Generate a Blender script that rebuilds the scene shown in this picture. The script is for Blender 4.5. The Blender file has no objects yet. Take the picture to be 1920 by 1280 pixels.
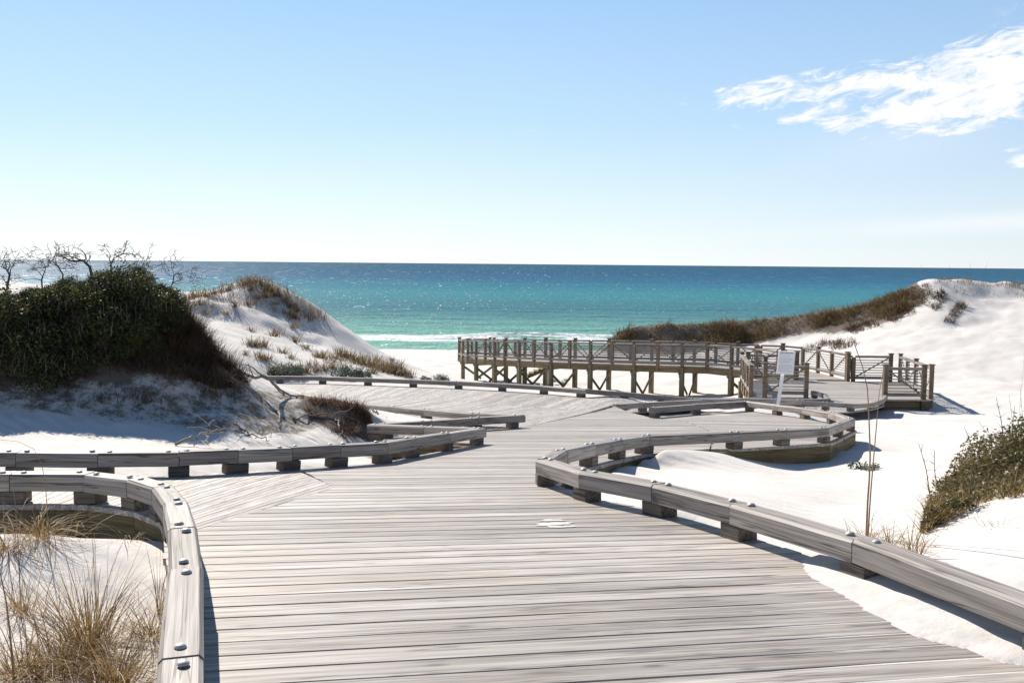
import bpy, math, random
import numpy as np
from mathutils import Vector, Matrix
from mathutils.kdtree import KDTree
random.seed(7); RNG = np.random.default_rng(7)
scene = bpy.context.scene
COL = scene.collection

# ------------------------------------------------------------------ camera, sky, sun, exposure
FPX, HOR, ROLL, CAMZ = 1800.0, 494.5, 0.0090, 1.6
SUN_AZ, SUN_EL = math.radians(-30), math.radians(37)      # azimuth from +Y towards +X
PITCH = math.atan((640-HOR)/FPX)
_F = np.array([0, math.cos(PITCH), -math.sin(PITCH)])
_U0 = np.array([0, math.sin(PITCH), math.cos(PITCH)]); _R0 = np.array([1.0, 0, 0])
_R = math.cos(ROLL)*_R0+math.sin(ROLL)*_U0
_U = -math.sin(ROLL)*_R0+math.cos(ROLL)*_U0
CAM = np.array([0, 0, CAMZ])
cam = bpy.data.cameras.new('camera'); camo = bpy.data.objects.new('camera', cam); COL.objects.link(camo)
cam.sensor_width = 36; cam.lens = 36*FPX/1920; cam.clip_start = 0.05; cam.clip_end = 90000
m = Matrix.Identity(4)
for i in range(3):
    m[i][0], m[i][1], m[i][2], m[i][3] = _R[i], _U[i], -_F[i], CAM[i]
camo.matrix_world = m
scene.camera = camo

def px_dir(px, py):
    return np.array([(px-960)/FPX, (640-py)/FPX])
W = bpy.data.worlds.new('World'); scene.world = W; W.use_nodes = True
nt = W.node_tree; N = nt.nodes; L = nt.links; N.clear()
def nd(tree, typ, **kw):
    n = tree.nodes.new(typ)
    for k, v in kw.items():
        if k.startswith('i_'):
            n.inputs[k[2:].replace('_', ' ')].default_value = v
        else:
            setattr(n, k, v)
    return n
def math_n(tree, op, a, b=None, c=None, clamp=False):
    n = tree.nodes.new('ShaderNodeMath'); n.operation = op; n.use_clamp = clamp
    for i, v in enumerate((a, b, c)):
        if v is None: continue
        if isinstance(v, (int, float)): n.inputs[i].default_value = v
        else: tree.links.new(v, n.inputs[i])
    return n.outputs[0]
sky = nd(nt, 'ShaderNodeTexSky', sky_type='NISHITA', sun_disc=False, sun_elevation=SUN_EL, sun_rotation=SUN_AZ,
         altitude=0, air_density=1.0, dust_density=0.1, ozone_density=2.0)
tc = nd(nt, 'ShaderNodeTexCoord'); sep = nd(nt, 'ShaderNodeSeparateXYZ'); L.new(tc.outputs['Generated'], sep.inputs[0])
az = math_n(nt, 'ARCTAN2', sep.outputs[0], sep.outputs[1]); el = math_n(nt, 'ARCSINE', sep.outputs[2])
comb = nd(nt, 'ShaderNodeCombineXYZ'); L.new(az, comb.inputs[0]); L.new(math_n(nt, 'MULTIPLY', el, 2.6), comb.inputs[1])
# shear the cloud streaks so that they rise to the right
shear = math_n(nt, 'SUBTRACT', math_n(nt, 'MULTIPLY', el, 2.9), math_n(nt, 'MULTIPLY', az, 0.55)); L.new(shear, comb.inputs[1])
noi = nd(nt, 'ShaderNodeTexNoise', i_Scale=25.0, i_Detail=10.0, i_Roughness=0.66, i_Distortion=0.6); L.new(comb.outputs[0], noi.inputs['Vector'])
noi2 = nd(nt, 'ShaderNodeTexNoise', i_Scale=5.0, i_Detail=3.0); L.new(comb.outputs[0], noi2.inputs['Vector'])
def blob(px, py, sx, sy, amp, slope=0.0):
    a0 = math.atan((px-960)/FPX); e0 = math.atan((HOR+(px-960)*ROLL-py)/FPX*math.cos(a0))
    da = math_n(nt, 'SUBTRACT', az, a0)
    de = math_n(nt, 'SUBTRACT', math_n(nt, 'SUBTRACT', el, e0), math_n(nt, 'MULTIPLY', da, slope))
    q = math_n(nt, 'ADD', math_n(nt, 'POWER', math_n(nt, 'ABSOLUTE', math_n(nt, 'DIVIDE', da, sx/FPX)), 2.0),
               math_n(nt, 'POWER', math_n(nt, 'ABSOLUTE', math_n(nt, 'DIVIDE', de, sy/FPX)), 2.0))
    return math_n(nt, 'MULTIPLY', math_n(nt, 'EXPONENT', math_n(nt, 'MULTIPLY', q, -1.0)), amp)
mask = None
for b in [(1650, 208, 185, 44, 0.60, 0.04), (1890, 140, 150, 48, 0.58, 0.12), (1380, 187, 80, 22, 0.50, 0.12), (1530, 165, 150, 22, 0.42, 0.1), (1880, 85, 110, 22, 0.45, 0.2),
          (2300, 90, 260, 90, 0.6, 0.1), (1905, 300, 30, 14, 0.6, -0.1), (1760, 235, 90, 26, 0.3, 0.0), (1000, 250, 30, 7, 0.20, 0.1), (790, 285, 28, 6, 0.20, 0.0), (2900, 200, 300, 60, 0.5, 0.0), (-900, 150, 300, 70, 0.4, 0.0)]:
    o = blob(*b); mask = o if mask is None else math_n(nt, 'ADD', mask, o)
dens = math_n(nt, 'ADD', math_n(nt, 'MULTIPLY', mask, 1.0), math_n(nt, 'MULTIPLY', math_n(nt, 'SUBTRACT', noi.outputs[0], 0.5), 2.9))
dens = math_n(nt, 'ADD', dens, math_n(nt, 'MULTIPLY', math_n(nt, 'SUBTRACT', noi2.outputs[0], 0.5), 0.5))
mr = nd(nt, 'ShaderNodeMapRange', interpolation_type='SMOOTHSTEP'); L.new(dens, mr.inputs[0])
mr.inputs[1].default_value = 0.22; mr.inputs[2].default_value = 0.80; mr.inputs[3].default_value = 0; mr.inputs[4].default_value = 0.88
gate = math_n(nt, 'MULTIPLY', mask, 4.0, clamp=True)
veil = math_n(nt, 'ADD', blob(1900, 415, 260, 16, 0.42, 0.05), blob(1690, 265, 150, 45, 0.16, 0.1))
cl = math_n(nt, 'MAXIMUM', math_n(nt, 'MULTIPLY', mr.outputs[0], gate), veil)
grad = nd(nt, 'ShaderNodeValToRGB'); L.new(math_n(nt, 'MULTIPLY', el, 2/math.pi, clamp=True), grad.inputs[0])
st_ = [(0.0, (.83, .91, .98)), (.035, (.71, .84, .97)), (.09, (.51, .72, .95)), (.18, (.34, .57, .88)), (.30, (.19, .36, .66)), (.5, (.09, .20, .42)), (1.0, (.05, .11, .27))]
while len(grad.color_ramp.elements) < len(st_): grad.color_ramp.elements.new(.5)
for i, (p, c) in enumerate(st_): grad.color_ramp.elements[i].position = p; grad.color_ramp.elements[i].color = (*c, 1)
g10 = nd(nt, 'ShaderNodeVectorMath', operation='SCALE'); L.new(grad.outputs[0], g10.inputs[0]); L.new(math_n(nt, 'MULTIPLY', math_n(nt, 'ADD', math_n(nt, 'MULTIPLY', math_n(nt, 'COSINE', math_n(nt, 'SUBTRACT', az, SUN_AZ)), 0.30), 0.70), 7.5), g10.inputs['Scale'])
base = nd(nt, 'ShaderNodeMix', data_type='RGBA'); base.inputs[0].default_value = 0.13; L.new(g10.outputs[0], base.inputs[6]); L.new(sky.outputs[0], base.inputs[7])
mix = nd(nt, 'ShaderNodeMix', data_type='RGBA'); L.new(cl, mix.inputs[0]); L.new(base.outputs[2], mix.inputs[6])
mix.inputs[7].default_value = (7.2, 7.1, 7.0, 1)
bg = nd(nt, 'ShaderNodeBackground'); bg.inputs[1].default_value = 0.10; L.new(mix.outputs[2], bg.inputs[0])
wo = nd(nt, 'ShaderNodeOutputWorld'); L.new(bg.outputs[0], wo.inputs[0])

sun = bpy.data.lights.new('sun', 'SUN'); sun.energy = 4.8; sun.angle = math.radians(0.5); sun.color = (1.0, 0.93, 0.83)
so = bpy.data.objects.new('sun', sun); COL.objects.link(so)
sd = Vector((math.sin(SUN_AZ)*math.cos(SUN_EL), math.cos(SUN_AZ)*math.cos(SUN_EL), math.sin(SUN_EL)))
so.rotation_euler = (-sd).to_track_quat('-Z', 'Y').to_euler(); so.location = (-20, 30, 40)
vs = scene.view_settings; vs.view_transform = 'Standard'; vs.look = 'None'; vs.gamma = 1; vs.exposure = 0.58
try: vs.use_curve_mapping = False
except Exception: pass

# ------------------------------------------------------------------ pixel helpers (pixels give directions, depth comes from what a thing stands on)
def ray(px, py): return _F*FPX+_R*(px-960)-_U*(py-640)
def at(px, py, Y):
    d = ray(px, py); return CAM+d*(Y/d[1])
_ty = np.arange(-30, 60, 0.1)
_tz = np.interp(_ty, [-30, 4.9, 8, 14.5, 22, 27, 33, 60], [0, 0, -.25, -1.05, -1.75, -2.0, -2.3, -3.6])
_k = np.ones(17)/17; _tz = np.convolve(np.pad(_tz, 8, mode='edge'), _k, mode='valid')
def zdeck(Y): return np.interp(Y, _ty, _tz)
_ys = np.arange(1.0, 45, 0.02)
def on_deck(px, py, off=0.0):
    d = ray(px, py); P = CAM[None]+d[None]*(_ys/d[1])[:, None]
    s = P[:, 2]-(zdeck(_ys)+off); i = np.argmax(s < 0)
    return P[i]

# ------------------------------------------------------------------ object helpers
def mesh_obj(name, v, f, mat, parent=None, loc=None, rot=None, smooth=False):
    me = bpy.data.meshes.new(name); me.from_pydata([tuple(map(float, p)) for p in v], [], f); me.update()
    if mat: me.materials.append(mat)
    if smooth:
        me.polygons.foreach_set('use_smooth', [True]*len(me.polygons))
    return link(name, me, parent, loc, rot)
def link(name, me, parent=None, loc=None, rot=None):
    o = bpy.data.objects.new(name, me); COL.objects.link(o)
    l = Vector(loc) if loc is not None else Vector((0, 0, 0))
    if parent is not None:
        o.parent = parent
        l = l-parent_world(parent)
    o.location = l
    if rot is not None: o.rotation_euler = rot
    return o
def parent_world(p):
    l = Vector(p.location)
    q = p.parent
    while q is not None:
        l = l+Vector(q.location); q = q.parent
    return l
def fast_mesh(name, v, f, mat, parent=None, loc=None, smooth=False):
    """v (n,3) array, f (m,k) int array, all faces with k corners"""
    v = np.asarray(v, dtype=np.float32); f = np.asarray(f, dtype=np.int32)
    me = bpy.data.meshes.new(name); me.vertices.add(len(v)); me.vertices.foreach_set('co', v.ravel())
    n, k = f.shape
    me.loops.add(n*k); me.loops.foreach_set('vertex_index', f.ravel())
    me.polygons.add(n); me.polygons.foreach_set('loop_start', np.arange(0, n*k, k, dtype=np.int32))
    me.polygons.foreach_set('loop_total', np.full(n, k, dtype=np.int32))
    if smooth: me.polygons.foreach_set('use_smooth', np.ones(n, dtype=bool))
    me.update(calc_edges=True); me.validate()
    if mat: me.materials.append(mat)
    return link(name, me, parent, loc)
def tag(o, label=None, cat=None, group=None, kind=None):
    if label: o['label'] = label
    if cat: o['category'] = cat
    if group: o['group'] = group
    if kind: o['kind'] = kind
    return o
def thing(name, label, cat, loc, group=None, kind=None):
    o = bpy.data.objects.new(name, None); COL.objects.link(o); o.location = Vector(loc); o.empty_display_size = 0.2
    return tag(o, label, cat, group, kind)

# ------------------------------------------------------------------ materials
def new_mat(name):
    mt = bpy.data.materials.new(name); mt.use_nodes = True; t = mt.node_tree
    b = t.nodes['Principled BSDF']; return mt, t, b
def wood(name, dark, light, warm, rough=0.75, spec=0.2, grain=1.0, bump=0.35, crack=0.55, vary=(0.80, 1.14), dust=0.0, fine=30):
    mt, t, b = new_mat(name)
    tcn = nd(t, 'ShaderNodeTexCoord'); oi = nd(t, 'ShaderNodeObjectInfo')
    off = nd(t, 'ShaderNodeVectorMath', operation='SCALE'); off.inputs[0].default_value = (37, 91, 53); t.links.new(oi.outputs['Random'], off.inputs['Scale'])
    add = nd(t, 'ShaderNodeVectorMath', operation='ADD'); t.links.new(tcn.outputs['Object'], add.inputs[0]); t.links.new(off.outputs[0], add.inputs[1])
    def stretched(sx, sy, sz, scale, detail, dist=0.0):
        mp = nd(t, 'ShaderNodeMapping'); mp.inputs['Scale'].default_value = (sx, sy, sz); t.links.new(add.outputs[0], mp.inputs[0])
        n = nd(t, 'ShaderNodeTexNoise', i_Scale=scale, i_Detail=detail, i_Roughness=0.6, i_Distortion=dist); t.links.new(mp.outputs[0], n.inputs['Vector']); return n.outputs[0]
    g1 = stretched(0.7, fine, fine, 1.6*grain, 6, 0.35)      # fine grain
    g2 = stretched(0.5, 7, 7, 1.5*grain, 4, 0.6)         # broad streaks
    g3 = stretched(1, 1.5, 1.5, 1.3, 3)                   # blotches
    r1 = nd(t, 'ShaderNodeValToRGB'); t.links.new(g1, r1.inputs[0])
    e = r1.color_ramp.elements; e[0].position = 0.33; e[0].color = (*dark, 1); e[1].position = 0.60; e[1].color = (*light, 1)
    mx = nd(t, 'ShaderNodeMix', data_type='RGBA', blend_type='MULTIPLY'); mx.inputs[0].default_value = 1.0
    r2 = nd(t, 'ShaderNodeValToRGB'); t.links.new(g2, r2.inputs[0]); e = r2.color_ramp.elements
    e[0].position = 0.28; e[0].color = (0.72, 0.70, 0.68, 1); e[1].position = 0.68; e[1].color = (1.10, 1.10, 1.10, 1)
    t.links.new(r1.outputs[0], mx.inputs[6]); t.links.new(r2.outputs[0], mx.inputs[7])
    mw = nd(t, 'ShaderNodeMix', data_type='RGBA'); mw.inputs[7].default_value = (*warm, 1)
    fac = nd(t, 'ShaderNodeMapRange'); t.links.new(g3, fac.inputs[0]); fac.inputs[1].default_value = 0.5; fac.inputs[2].default_value = 0.8; fac.inputs[4].default_value = 0.55
    t.links.new(fac.outputs[0], mw.inputs[0]); t.links.new(mx.outputs[2], mw.inputs[6])
    # knots
    mp = nd(t, 'ShaderNodeMapping'); mp.inputs['Scale'].default_value = (1.5, 5, 5); t.links.new(add.outputs[0], mp.inputs[0])
    vo = nd(t, 'ShaderNodeTexVoronoi', i_Scale=1.0); t.links.new(mp.outputs[0], vo.inputs['Vector'])
    kn = nd(t, 'ShaderNodeMapRange'); t.links.new(vo.outputs['Distance'], kn.inputs[0]); kn.inputs[1].default_value = 0.03; kn.inputs[2].default_value = 0.10; kn.inputs[3].default_value = 0.55; kn.inputs[4].default_value = 1.0
    # brightness differs from piece to piece
    br = nd(t, 'ShaderNodeMapRange'); t.links.new(oi.outputs['Random'], br.inputs[0]); br.inputs[3].default_value = vary[0]; br.inputs[4].default_value = vary[1]
    cn = stretched(0.30, 9, 9, 1.3, 3, 0.2); ck = nd(t, 'ShaderNodeMapRange'); t.links.new(math_n(t, 'ABSOLUTE', math_n(t, 'SUBTRACT', cn, 0.5)), ck.inputs[0])
    ck.inputs[1].default_value = 0.006; ck.inputs[2].default_value = 0.018; ck.inputs[3].default_value = crack; ck.inputs[4].default_value = 1.0
    k2 = math_n(t, 'MULTIPLY', math_n(t, 'MULTIPLY', kn.outputs[0], ck.outputs[0]), br.outputs[0])
    vm = nd(t, 'ShaderNodeVectorMath', operation='SCALE'); t.links.new(mw.outputs[2], vm.inputs[0]); t.links.new(k2, vm.inputs['Scale'])
    if dust > 0:
        d1 = stretched(0.8, 5, 5, 2.2, 6, 0.3); dm = nd(t, 'ShaderNodeMapRange'); t.links.new(d1, dm.inputs[0]); dm.inputs[1].default_value = 0.60; dm.inputs[2].default_value = 0.78; dm.inputs[4].default_value = dust
        dx_ = nd(t, 'ShaderNodeMix', data_type='RGBA'); dx_.inputs[7].default_value = (0.66, 0.62, 0.58, 1); t.links.new(dm.outputs[0], dx_.inputs[0]); t.links.new(vm.outputs[0], dx_.inputs[6]); t.links.new(dx_.outputs[2], b.inputs['Base Color'])
    else: t.links.new(vm.outputs[0], b.inputs['Base Color'])
    b.inputs['Roughness'].default_value = rough; b.inputs['Specular IOR Level'].default_value = spec
    bp = nd(t, 'ShaderNodeBump', i_Strength=bump, i_Distance=0.006); t.links.new(g1, bp.inputs['Height']); t.links.new(bp.outputs[0], b.inputs['Normal'])
    return mt
M_DECK = wood('weathered_deck', (0.29, 0.25, 0.217), (0.57, 0.522, 0.478), (0.43, 0.345, 0.262), rough=0.58, spec=0.3, crack=0.55, vary=(0.74, 1.16), dust=0.5, fine=26)
M_RAIL = wood('weathered_rail', (0.20, 0.175, 0.155), (0.43, 0.385, 0.35), (0.34, 0.275, 0.22), rough=0.58, spec=0.3, crack=0.4)
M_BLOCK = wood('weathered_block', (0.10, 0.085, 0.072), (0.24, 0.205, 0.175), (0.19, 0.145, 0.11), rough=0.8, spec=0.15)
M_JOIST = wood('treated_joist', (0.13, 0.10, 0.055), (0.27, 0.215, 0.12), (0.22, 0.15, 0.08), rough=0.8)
M_PILE = wood('treated_pile', (0.15, 0.13, 0.085), (0.30, 0.26, 0.17), (0.24, 0.18, 0.10), rough=0.8)
M_POST = wood('railing_post', (0.12, 0.09, 0.065), (0.27, 0.21, 0.155), (0.22, 0.155, 0.105), rough=0.75)
M_TOPRAIL = wood('railing_timber', (0.19, 0.165, 0.14), (0.36, 0.32, 0.28), (0.28, 0.22, 0.17), rough=0.7)
def plain(name, col, rough=0.6, metal=0.0, spec=0.5, var=0.0, scale=20):
    mt, t, b = new_mat(name)
    b.inputs['Roughness'].default_value = rough; b.inputs['Metallic'].default_value = metal; b.inputs['Specular IOR Level'].default_value = spec
    if var > 0:
        tcn = nd(t, 'ShaderNodeTexCoord'); n = nd(t, 'ShaderNodeTexNoise', i_Scale=scale, i_Detail=4.0); t.links.new(tcn.outputs['Object'], n.inputs['Vector'])
        r = nd(t, 'ShaderNodeValToRGB'); t.links.new(n.outputs[0], r.inputs[0]); e = r.color_ramp.elements
        e[0].position = 0.3; e[1].position = 0.7
        e[0].color = (*[c*(1-var) for c in col], 1); e[1].color = (*[min(1, c*(1+var)) for c in col], 1)
        t.links.new(r.outputs[0], b.inputs['Base Color'])
    else: b.inputs['Base Color'].default_value = (*col, 1)
    return mt
M_BOLT = plain('galvanised_bolt', (0.50, 0.47, 0.44), 0.55, 0.3, var=0.15, scale=60)
M_CABLE = plain('grey_pipe', (0.30, 0.285, 0.27), 0.5, 0.2, var=0.15)
M_SIGN = plain('sign_white', (0.78, 0.80, 0.82), 0.4, 0.0, var=0.03)
M_INK = plain('sign_ink', (0.22, 0.27, 0.38), 0.5)
M_SPOST = plain('painted_post', (0.80, 0.80, 0.79), 0.5, var=0.05)
def leafy(name, stops, rough=0.5, spec=0.4, transl=0.25, scale=6.0):
    mt, t, b = new_mat(name)
    g = nd(t, 'ShaderNodeNewGeometry'); oi = nd(t, 'ShaderNodeObjectInfo')
    n = nd(t, 'ShaderNodeTexNoise', i_Scale=scale, i_Detail=2.0); t.links.new(g.outputs['Position'], n.inputs['Vector'])
    f = math_n(t, 'ADD', math_n(t, 'MULTIPLY', g.outputs['Random Per Island'], 0.62), math_n(t, 'MULTIPLY', math_n(t, 'SUBTRACT', n.outputs[0], 0.3), 0.9), clamp=True)
    r = nd(t, 'ShaderNodeValToRGB'); t.links.new(f, r.inputs[0]); cr = r.color_ramp
    while len(cr.elements) < len(stops): cr.elements.new(0.5)
    for i, c in enumerate(stops):
        cr.elements[i].position = i/(len(stops)-1); cr.elements[i].color = (*c, 1)
    t.links.new(r.outputs[0], b.inputs['Base Color']); b.inputs['Roughness'].default_value = rough; b.inputs['Specular IOR Level'].default_value = spec
    if transl > 0:
        tr = nd(t, 'ShaderNodeBsdfTranslucent'); t.links.new(r.outputs[0], tr.inputs[0])
        ms = nd(t, 'ShaderNodeMixShader'); ms.inputs[0].default_value = transl
        out = [x for x in t.nodes if x.type == 'OUTPUT_MATERIAL'][0]
        t.links.new(b.outputs[0], ms.inputs[1]); t.links.new(tr.outputs[0], ms.inputs[2]); t.links.new(ms.outputs[0], out.inputs[0])
    return mt
M_SCRUB = leafy('evergreen_leaf', [(0.02, 0.022, 0.009), (0.042, 0.055, 0.015), (0.085, 0.10, 0.025), (0.17, 0.15, 0.045)], 0.58, 0.35, 0.35)
M_MOUND = leafy('mound_leaf', [(0.065, 0.04, 0.022), (0.065, 0.065, 0.022), (0.14, 0.125, 0.045), (0.27, 0.20, 0.11)], 0.5, 0.4, 0.35)
M_SILVER = leafy('silvery_leaf', [(0.07, 0.10, 0.07), (0.12, 0.16, 0.12), (0.19, 0.23, 0.18)], 0.55, 0.35, 0.2)
M_STRAW = leafy('straw_grass', [(0.13, 0.07, 0.022), (0.25, 0.155, 0.055), (0.40, 0.27, 0.12), (0.20, 0.165, 0.04)], 0.6, 0.3, 0.3)
M_DUNEGR = leafy('dune_grass', [(0.06, 0.04, 0.02), (0.14, 0.095, 0.045), (0.25, 0.18, 0.09), (0.18, 0.155, 0.06)], 0.65, 0.3, 0.3, 1.2)
M_RUST = leafy('rusty_grass', [(0.05, 0.03, 0.02), (0.085, 0.055, 0.035), (0.15, 0.10, 0.065), (0.22, 0.17, 0.12)], 0.65, 0.3, 0.25, 2.6)
M_FOX = leafy('fox_red_grass', [(0.07, 0.035, 0.018), (0.14, 0.07, 0.035), (0.24, 0.13, 0.07)], 0.65, 0.3, 0.3, 2.6)
M_TWIG = plain('dead_twig', (0.12, 0.095, 0.075), 0.8, var=0.35, scale=12)
M_GREYTWIG = plain('grey_twig', (0.19, 0.16, 0.13), 0.8, var=0.4, scale=8)
M_DRIFT = plain('bleached_root', (0.25, 0.21, 0.175), 0.8, var=0.3, scale=14)
M_STALK = plain('dry_stalk', (0.30, 0.20, 0.13), 0.7, var=0.25, scale=9)

def sand_mat():
    mt, t, b = new_mat('white_sand')
    g = nd(t, 'ShaderNodeNewGeometry')
    n1 = nd(t, 'ShaderNodeTexNoise', i_Scale=0.55, i_Detail=6.0, i_Roughness=0.6); t.links.new(g.outputs['Position'], n1.inputs['Vector'])
    r = nd(t, 'ShaderNodeValToRGB'); t.links.new(n1.outputs[0], r.inputs[0]); e = r.color_ramp.elements
    e[0].position = 0.25; e[0].color = (0.59, 0.55, 0.51, 1); e[1].position = 0.6; e[1].color = (0.68, 0.645, 0.605, 1)
    n2 = nd(t, 'ShaderNodeTexNoise', i_Scale=9.0, i_Detail=8.0, i_Roughness=0.65); t.links.new(g.outputs['Position'], n2.inputs['Vector'])
    sp = nd(t, 'ShaderNodeMapRange'); t.links.new(n2.outputs[0], sp.inputs[0]); sp.inputs[1].default_value = 0.66; sp.inputs[2].default_value = 0.76; sp.inputs[3].default_value = 1.0; sp.inputs[4].default_value = 0.85
    # darker litter and organic soil, where the vertex layer says so
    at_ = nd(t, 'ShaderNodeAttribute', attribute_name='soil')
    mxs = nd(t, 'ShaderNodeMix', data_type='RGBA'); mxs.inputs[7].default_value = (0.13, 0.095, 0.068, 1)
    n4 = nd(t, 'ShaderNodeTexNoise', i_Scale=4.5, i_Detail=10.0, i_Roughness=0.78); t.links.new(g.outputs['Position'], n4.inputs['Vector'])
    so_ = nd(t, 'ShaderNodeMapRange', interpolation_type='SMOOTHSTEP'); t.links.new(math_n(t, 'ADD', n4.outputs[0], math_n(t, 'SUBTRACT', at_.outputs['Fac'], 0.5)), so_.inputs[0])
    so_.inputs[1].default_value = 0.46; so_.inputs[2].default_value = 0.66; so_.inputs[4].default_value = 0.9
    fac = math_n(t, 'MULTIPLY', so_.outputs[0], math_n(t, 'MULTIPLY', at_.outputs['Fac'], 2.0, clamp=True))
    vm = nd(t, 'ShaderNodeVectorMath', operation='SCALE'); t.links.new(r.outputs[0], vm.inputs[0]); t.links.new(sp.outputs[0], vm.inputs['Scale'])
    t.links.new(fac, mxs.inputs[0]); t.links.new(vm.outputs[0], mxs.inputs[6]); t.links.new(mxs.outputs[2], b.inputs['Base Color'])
    b.inputs['Roughness'].default_value = 0.95; b.inputs['Specular IOR Level'].default_value = 0.15
    # wind ripples and grain
    wv = nd(t, 'ShaderNodeTexWave', wave_type='BANDS', bands_direction='DIAGONAL', i_Scale=2.3, i_Distortion=3.5, i_Detail=2.0); wv.inputs['Detail Scale'].default_value = 0.8
    t.links.new(g.outputs['Position'], wv.inputs['Vector'])
    n3 = nd(t, 'ShaderNodeTexNoise', i_Scale=2.0, i_Detail=9.0, i_Roughness=0.62); t.links.new(g.outputs['Position'], n3.inputs['Vector'])
    h = math_n(t, 'ADD', math_n(t, 'ADD', math_n(t, 'MULTIPLY', wv.outputs['Fac'], 0.34), math_n(t, 'MULTIPLY', n3.outputs[0], 1.2)), math_n(t, 'MULTIPLY', math_n(t, 'MULTIPLY', n4.outputs[0], at_.outputs['Fac']), 6.0))
    bp = nd(t, 'ShaderNodeBump', i_Strength=0.5, i_Distance=0.045); t.links.new(h, bp.inputs['Height']); t.links.new(bp.outputs[0], b.inputs['Normal'])
    return mt
M_SAND = sand_mat()

# ------------------------------------------------------------------ kerb lines (top of rail in the photograph -> on the sloping deck)
KH, RH, RW = 0.22, 0.12, 0.15       # kerb height, rail height, rail width
def kerb_pts(lst):
    out = []
    for q in lst:
        if len(q) == 2: P = on_deck(q[0], q[1], KH); out.append(np.array([P[0], P[1], zdeck(P[1])]))
        else:
            P = at(q[0], q[1], q[2]); out.append(np.array([P[0], P[1], P[2]-KH]))
    return out
K = {}
K['near_left'] = kerb_pts([(312, 1640), (326, 1420), (339, 1231), (348, 1066), (342.5, 990), (329, 941), (306, 912), (256, 896.5), (169, 887), (26, 886), (-140, 887), (-330, 890)])
K['near_right'] = kerb_pts([(2700, 1420), (1985, 1143), (1620, 1009), (1387, 944), (1238, 907), (1102, 884), (1022, 861), (1050, 844), (1104, 833), (1157, 823.5), (1208, 816.5), (1377, 810), (1545, 802), (1572, 793), (1595, 784), (1560, 773), (1510, 765), (1458, 759), (1400, 752), (1305, 757.5), (1222, 763.5)])
K['branch_far'] = kerb_pts([(-380, 848), (-150, 846), (36, 846), (188, 847.5), (334, 846.5), (440, 842), (540, 838), (630, 833.5), (716, 829), (770, 821), (835, 812), (900, 802.5), (800, 799.5), (694, 795.5)])
K['wedge'] = kerb_pts([(712, 794), (800, 789), (890, 782.5), (972, 778), (890, 774.5), (800, 767), (735, 761), (670, 757), (610, 754)])
K['far'] = kerb_pts([(400, 703.5), (455, 704.5), (525, 705), (605, 706), (690, 708.5), (775, 711.5), (860, 714.5), (942, 718.5), (1020, 723.5), (1098, 729.5), (1170, 735, 26.0), (1240, 741, 26.2), (1302, 746.5, 26.5), (1380, 746, 27.5), (1460, 747, 28.3), (1520, 748.5, 28.9), (1553, 747, 29.6), (1548, 739, 30.6), (1524, 732, 31.4)])
K['lower'] = kerb_pts([(1152, 757.5, 23.0), (1205, 754.5, 23.3), (1255, 752, 23.6), (1322, 748, 24.2), (1385, 747, 24.9), (1445, 748, 25.6), (1500, 750.5, 26.3), (1548, 754, 26.9), (1595, 757, 27.5), (1632, 756, 28.2), (1652, 749, 29.2), (1660, 741, 30.6)])

def frame_xy(A, B):
    d = B-A; d = d/np.linalg.norm(d); return d
def prism(name, A, B, w, h, mat, parent, c=0.012, mA=0.0, mB=0.0, up=True, wob=0.0, seg=1):
    """chamfered timber from A to B (centre of its underside), local X along it; mA/mB = tan of the mitre at each end"""
    A = Vector(A); B = Vector(B); d = B-A; Ln = d.length
    rot = d.to_track_quat('X', 'Z')
    hw = w/2
    sec = [(-hw, 0), (hw, 0), (hw, h-c), (hw-c, h), (-hw+c, h), (-hw, h-c)]
    V = []; Fc = []
    for k in range(seg+1):
        x = -Ln/2+Ln*k/seg
        jy = random.uniform(-wob, wob) if 0 < k < seg else 0; jz = random.uniform(-wob, wob) if 0 < k < seg else 0
        for (y, z) in sec:
            xx = x
            if k == 0: xx += y*mA
            if k == seg: xx += y*mB
            V.append((xx, y+jy, z+jz))
    n = 6
    for k in range(seg):
        for i in range(n):
            j = (i+1) % n
            Fc.append((k*n+i, (k+1)*n+i, (k+1)*n+j, k*n+j)[::-1])
    Fc.append(tuple(range(n))[::-1][::-1]); Fc.append(tuple(range(seg*n, seg*n+n))[::-1])
    Fc[-2] = tuple(reversed(range(n))); Fc[-1] = tuple(range(seg*n, seg*n+n))
    Fc = [tuple(f) for f in Fc]
    o = mesh_obj(name, V, Fc, mat, parent, (A+B)/2)
    o.rotation_euler = rot.to_euler()
    return o
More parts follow.
